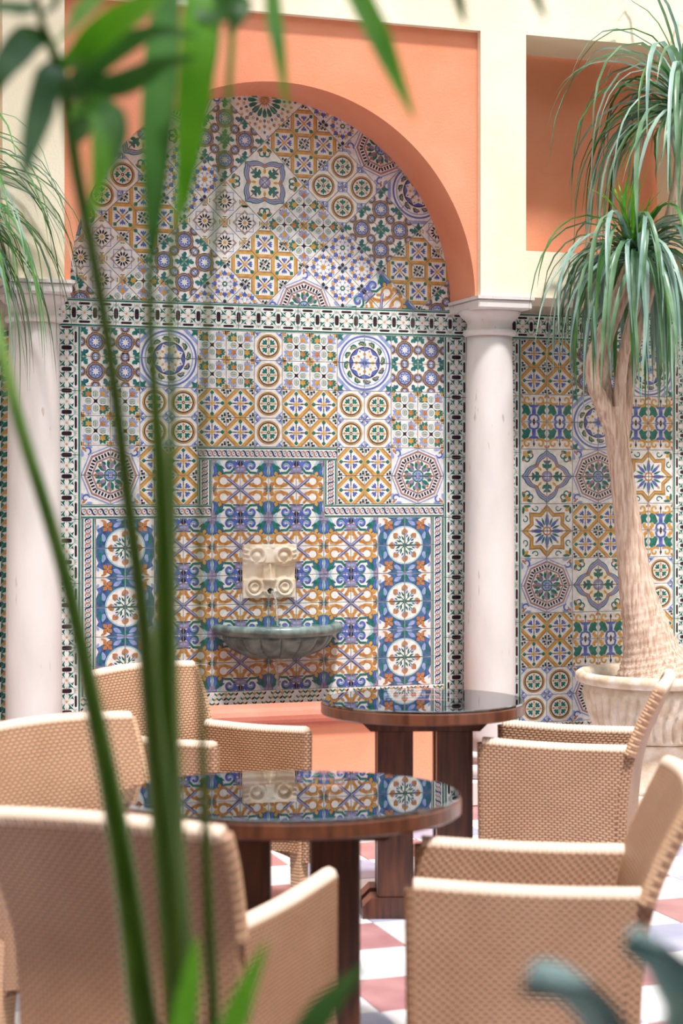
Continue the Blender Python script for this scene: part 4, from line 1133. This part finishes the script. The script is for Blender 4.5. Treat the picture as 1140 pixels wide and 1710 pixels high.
# foreground palm with bare green stalks
def kentia():
    YK = 2.4; bx, by_ = -.20, 2.42
    root = empty('feather_palm', (bx, by_, .40)); inv = Vector((bx, by_, .40))
    def stalk(px, w, dy=0):
        pts = [at(x, y, YK+dy*(1-i/(len(px)-1))) for i, (x, y) in enumerate(px)]
        # on down to the soil
        last = pts[-1]; pts += [Vector(((last.x+bx*3)/4, (last.y+by_*3)/4, .62)), Vector((bx+(last.x-bx)*.1, by_, .405))]
        ww = list(w)+[w[-1]*1.15, w[-1]*1.3]
        q = spline([tuple(p)+(r*YK/FPX/2,) for p, r in zip(pts, ww)], 8)
        bm = bmesh.new(); tube(bm, [Vector(p[:3])-inv for p in q], [p[3]*1.3 for p in q], 10); mesh_obj('stalk', bm, 'stem_green', root, True)
    stalk([(53, -30), (71, 40), (90, 90), (108, 150), (128, 285), (165, 480), (190, 640), (214, 840), (236, 1010), (252, 1180), (268, 1350), (286, 1530), (300, 1720)], (8, 10, 14, 18, 17, 17, 18, 20, 22, 25, 30, 34, 36), -.12)
    stalk([(276, -30), (270, 150), (258, 330), (250, 500), (258, 660), (268, 800), (275, 1000), (277, 1180), (282, 1400), (296, 1560), (306, 1720)], (14, 14, 13, 13, 17, 24, 30, 32, 36, 38, 40), .06)
    stalk([(300, 250), (290, 400), (284, 500), (287, 660), (288, 860), (289, 1100), (295, 1350), (308, 1560), (318, 1720)], (6, 8, 10, 11, 13, 15, 18, 20, 22), .16)
    stalk([(392, -30), (384, 120), (372, 260), (357, 400), (346, 520), (339, 700), (333, 900), (333, 1060), (338, 1250), (344, 1420), (350, 1560), (355, 1720)], (9, 9, 9, 8, 8, 8, 9, 9, 11, 13, 15, 17), .0)
    stalk([(-18, 500), (4, 590), (32, 705), (80, 860), (115, 985), (150, 1150), (188, 1340), (218, 1530), (244, 1720)], (14, 16, 18, 20, 22, 25, 30, 35, 38), .22)
    def blade(px, w, mat='leaf_bright', dy=0, dy2=None, cr=.12):
        if dy2 is None: dy2 = dy
        n = len(px); pts = [at(x, y, YK+dy+(dy2-dy)*i/(n-1)) for i, (x, y) in enumerate(px)]
        q = spline([tuple(p) for p in pts], 6)
        bm = bmesh.new(); rows = []; m_ = len(q); q = [Vector(p)-inv for p in q]
        for i, p in enumerate(q):
            t = (q[min(i+1, m_-1)]-q[max(i-1, 0)]).normalized(); s_ = t.cross(Vector((.25, -1, .2))).normalized(); nn = s_.cross(t)
            f = i/(m_-1); ww = w*1.35*YK/FPX*(min(1, .35+2.6*f) if f < .45 else max(.03, 1-((f-.45)/.55)**1.6))
            rows.append([bm.verts.new(p-s_*ww/2+nn*ww*cr), bm.verts.new(p), bm.verts.new(p+s_*ww/2+nn*ww*cr)])
        for i in range(m_-1):
            for k in range(2): bm.faces.new((rows[i][k], rows[i][k+1], rows[i+1][k+1], rows[i+1][k]))
        mesh_obj('leaflet', bm, mat, root, True)
    blade([(78, 62), (48, 66), (22, 95), (0, 128), (-30, 190)], 38, 'leaf_dark', -.1, -.2)
    blade([(96, 105), (82, 130), (66, 190), (50, 250), (38, 310)], 34, 'leaf_dark', -.1, -.25)
    blade([(60, 10), (30, 16), (0, 14), (-40, 30)], 20, 'leaf_dark', -.1, -.2)
    blade([(66, 28), (88, 8), (110, -30)], 26, 'leaf_dark', -.1, -.2)
    blade([(88, 78), (112, 50), (150, 14), (200, -30)], 44, 'leaf_bright', -.1, -.3)
    blade([(100, 112), (140, 85), (190, 45), (250, 5), (300, -40)], 44, 'leaf_bright', -.1, -.3)
    blade([(108, 148), (150, 118), (200, 82), (260, 55), (330, 60)], 30, 'leaf_dark', -.1, -.2)
    blade([(112, 160), (160, 150), (210, 140), (270, 110), (330, 95)], 34, 'leaf_dark', -.1, -.2)
    blade([(118, 190), (150, 180), (176, 200), (170, 270), (152, 372)], 40, 'leaf_bright', -.1, -.25)
    blade([(125, 235), (150, 200), (185, 195), (196, 240), (188, 290)], 34, 'leaf_dark', -.1, -.22)
    blade([(290, -40), (272, 60), (262, 200), (256, 340), (252, 470)], 42, 'leaf_dark', .05, .0)
    blade([(330, -60), (332, 40), (324, 150), (312, 270), (302, 380)], 44, 'leaf_bright', -.05, -.15)
    blade([(300, -30), (350, 15), (400, 10), (380, 60)], 40, 'leaf_dark', -.05, -.1)
    blade([(345, -30), (335, 60), (330, 140), (345, 190)], 46, 'leaf_dark', .02, .0)
    blade([(560, -90), (596, -10), (630, 60), (662, 135), (694, 205)], 30, 'leaf_bright', -.2, -.3)
    blade([(452, -60), (456, 20), (466, 90), (480, 190)], 20, 'leaf_bright', -.1, -.2)
    blade([(755, -60), (765, 0), (776, 42)], 14, 'leaf_dark', -.1, -.1)
    blade([(880, -50), (896, 0), (912, 34)], 12, 'leaf_dark', -.1, -.1)
    # young leaves at the foot
    blade([(300, 1760), (306, 1700), (318, 1630), (328, 1560)], 26, 'leaf_bright', -.3, -.4)
    blade([(360, 1800), (385, 1720), (410, 1650), (446, 1570)], 28, 'leaf_bright', -.4, -.5)
    blade([(470, 1800), (520, 1710), (560, 1660), (612, 1608)], 30, 'leaf_dark', -.4, -.45)
    tag(root, 'feather palm close to the camera with long green stalks and blurred leaflets', 'palm')
    pot = empty('planter', (bx, by_, 0)); bm = bmesh.new(); lathe(bm, [(.17, 0), (.20, .02), (.24, .34), (.26, .36), (.26, .40), (.235, .405), (.23, .39), (.02, .395)], 32); mesh_obj('pot', bm, 'terracotta', pot, True)
    tag(pot, 'terracotta planter of the feather palm below the picture', 'planter')
kentia()
def agave():
    bx, by_ = .34, 1.72; root = empty('agave', (bx, by_, .66)); inv = Vector((bx, by_, .66))
    def blade(a, m_, b, w):
        q = spline([tuple(a), tuple(m_), tuple(b)], 8); bm = bmesh.new(); rows = []; n = len(q); q = [Vector(p)-inv for p in q]
        for i, p in enumerate(q):
            t = (q[min(i+1, n-1)]-q[max(i-1, 0)]).normalized(); s_ = t.cross(Vector((0, -.5, 1))).normalized(); nn = s_.cross(t); f = i/(n-1); ww = w*(.5+1.1*f if f < .45 else max(.02, 1-((f-.45)/.55)**2.2))
            rows.append([bm.verts.new(p-s_*ww/2+nn*ww*.18), bm.verts.new(p-nn*.004), bm.verts.new(p+s_*ww/2+nn*ww*.18), bm.verts.new(p-nn*.016)])
        for i in range(n-1):
            for k in range(4): bm.faces.new((rows[i][k], rows[i][(k+1) % 4], rows[i+1][(k+1) % 4], rows[i+1][k]))
        mesh_obj('leaf', bm, 'leaf_blue', root, True)
    c = Vector((bx, by_, .68))
    blade(c, at(1010, 1730, 1.62), at(884, 1630, 1.5), .075)
    blade(c, at(1130, 1700, 1.7), at(1056, 1560, 1.62), .085)
    blade(c+Vector((.02, 0, 0)), at(1210, 1690, 1.72), at(1250, 1540, 1.7), .08)
    blade(c, at(1000, 1850, 1.72), at(860, 1840, 1.75), .08)
    blade(c, c+Vector((.12, .16, .16)), c+Vector((.2, .34, .2)), .08)
    blade(c, c+Vector((.2, 0, .08)), c+Vector((.42, 0, .02)), .08)
    tag(root, 'blue green agave with thick pointed leaves at the lower right corner', 'agave')
    pot = empty('planter', (bx, by_, 0)); bm = bmesh.new(); lathe(bm, [(.15, 0), (.16, .02), (.19, .60), (.21, .62), (.21, .67), (.19, .675), (.185, .66), (.02, .66)], 32); mesh_obj('pot', bm, 'terracotta', pot, True)
    tag(pot, 'tall terracotta planter of the agave below the picture', 'planter')
agave()

def tall_palm():
    bx, by_ = -1.95, 6.3; root = empty('tall_palm', (bx, by_, 0))
    bm = bmesh.new(); q = spline([(0, 0, 0, .16), (.02, 0, .5, .11), (.1, .05, 2.2, .09), (.3, .15, 5.6, .08), (.38, .2, 6.6, .06)], 8); tube(bm, [p[:3] for p in q], [p[3] for p in q], 14); mesh_obj('trunk', bm, 'bark', root, True)
    rn = random.Random(5); o = Vector((.38, .2, 6.58))
    for az, el, L in ((.08, .45, 2.7), (.30, .62, 3.1), (.55, .4, 1.7), (-.25, .5, 2.6), (1.2, .8, .9), (2.4, .6, 2.0), (3.6, .6, 2.0), (4.8, .7, 2.0)):
        pts = droop(o, az, el, L, .16, 14, rnd=rn); bm = bmesh.new(); tube(bm, pts, [.014-.011*i/13 for i in range(14)], 6)
        fr = mesh_obj('frond', bm, 'stem_green', root, True)
        for k in range(2, 14):
            for sg in (-1, 1):
                t = (pts[k]-pts[k-1]).normalized(); sd_ = t.cross(Vector((0, 0, 1))).normalized()*sg
                a = pts[k]-t*.05*rn.random(); l = .5*(1-.55*abs(k-6)/8)
                lf = [a, a+(sd_*.7+t*.6+Vector((0, 0, .1)))*l*.5, a+(sd_*1.1+t*1.1-Vector((0, 0, .35)))*l]
                mesh_obj('leaflet', strap([Vector(p) for p in spline([tuple(v) for v in lf], 4)], .05), 'leaf_dark', fr, True)
    tag(root, 'tall feather palm beyond the left picture edge, only its shadow falls on the wall', 'palm')
tall_palm()
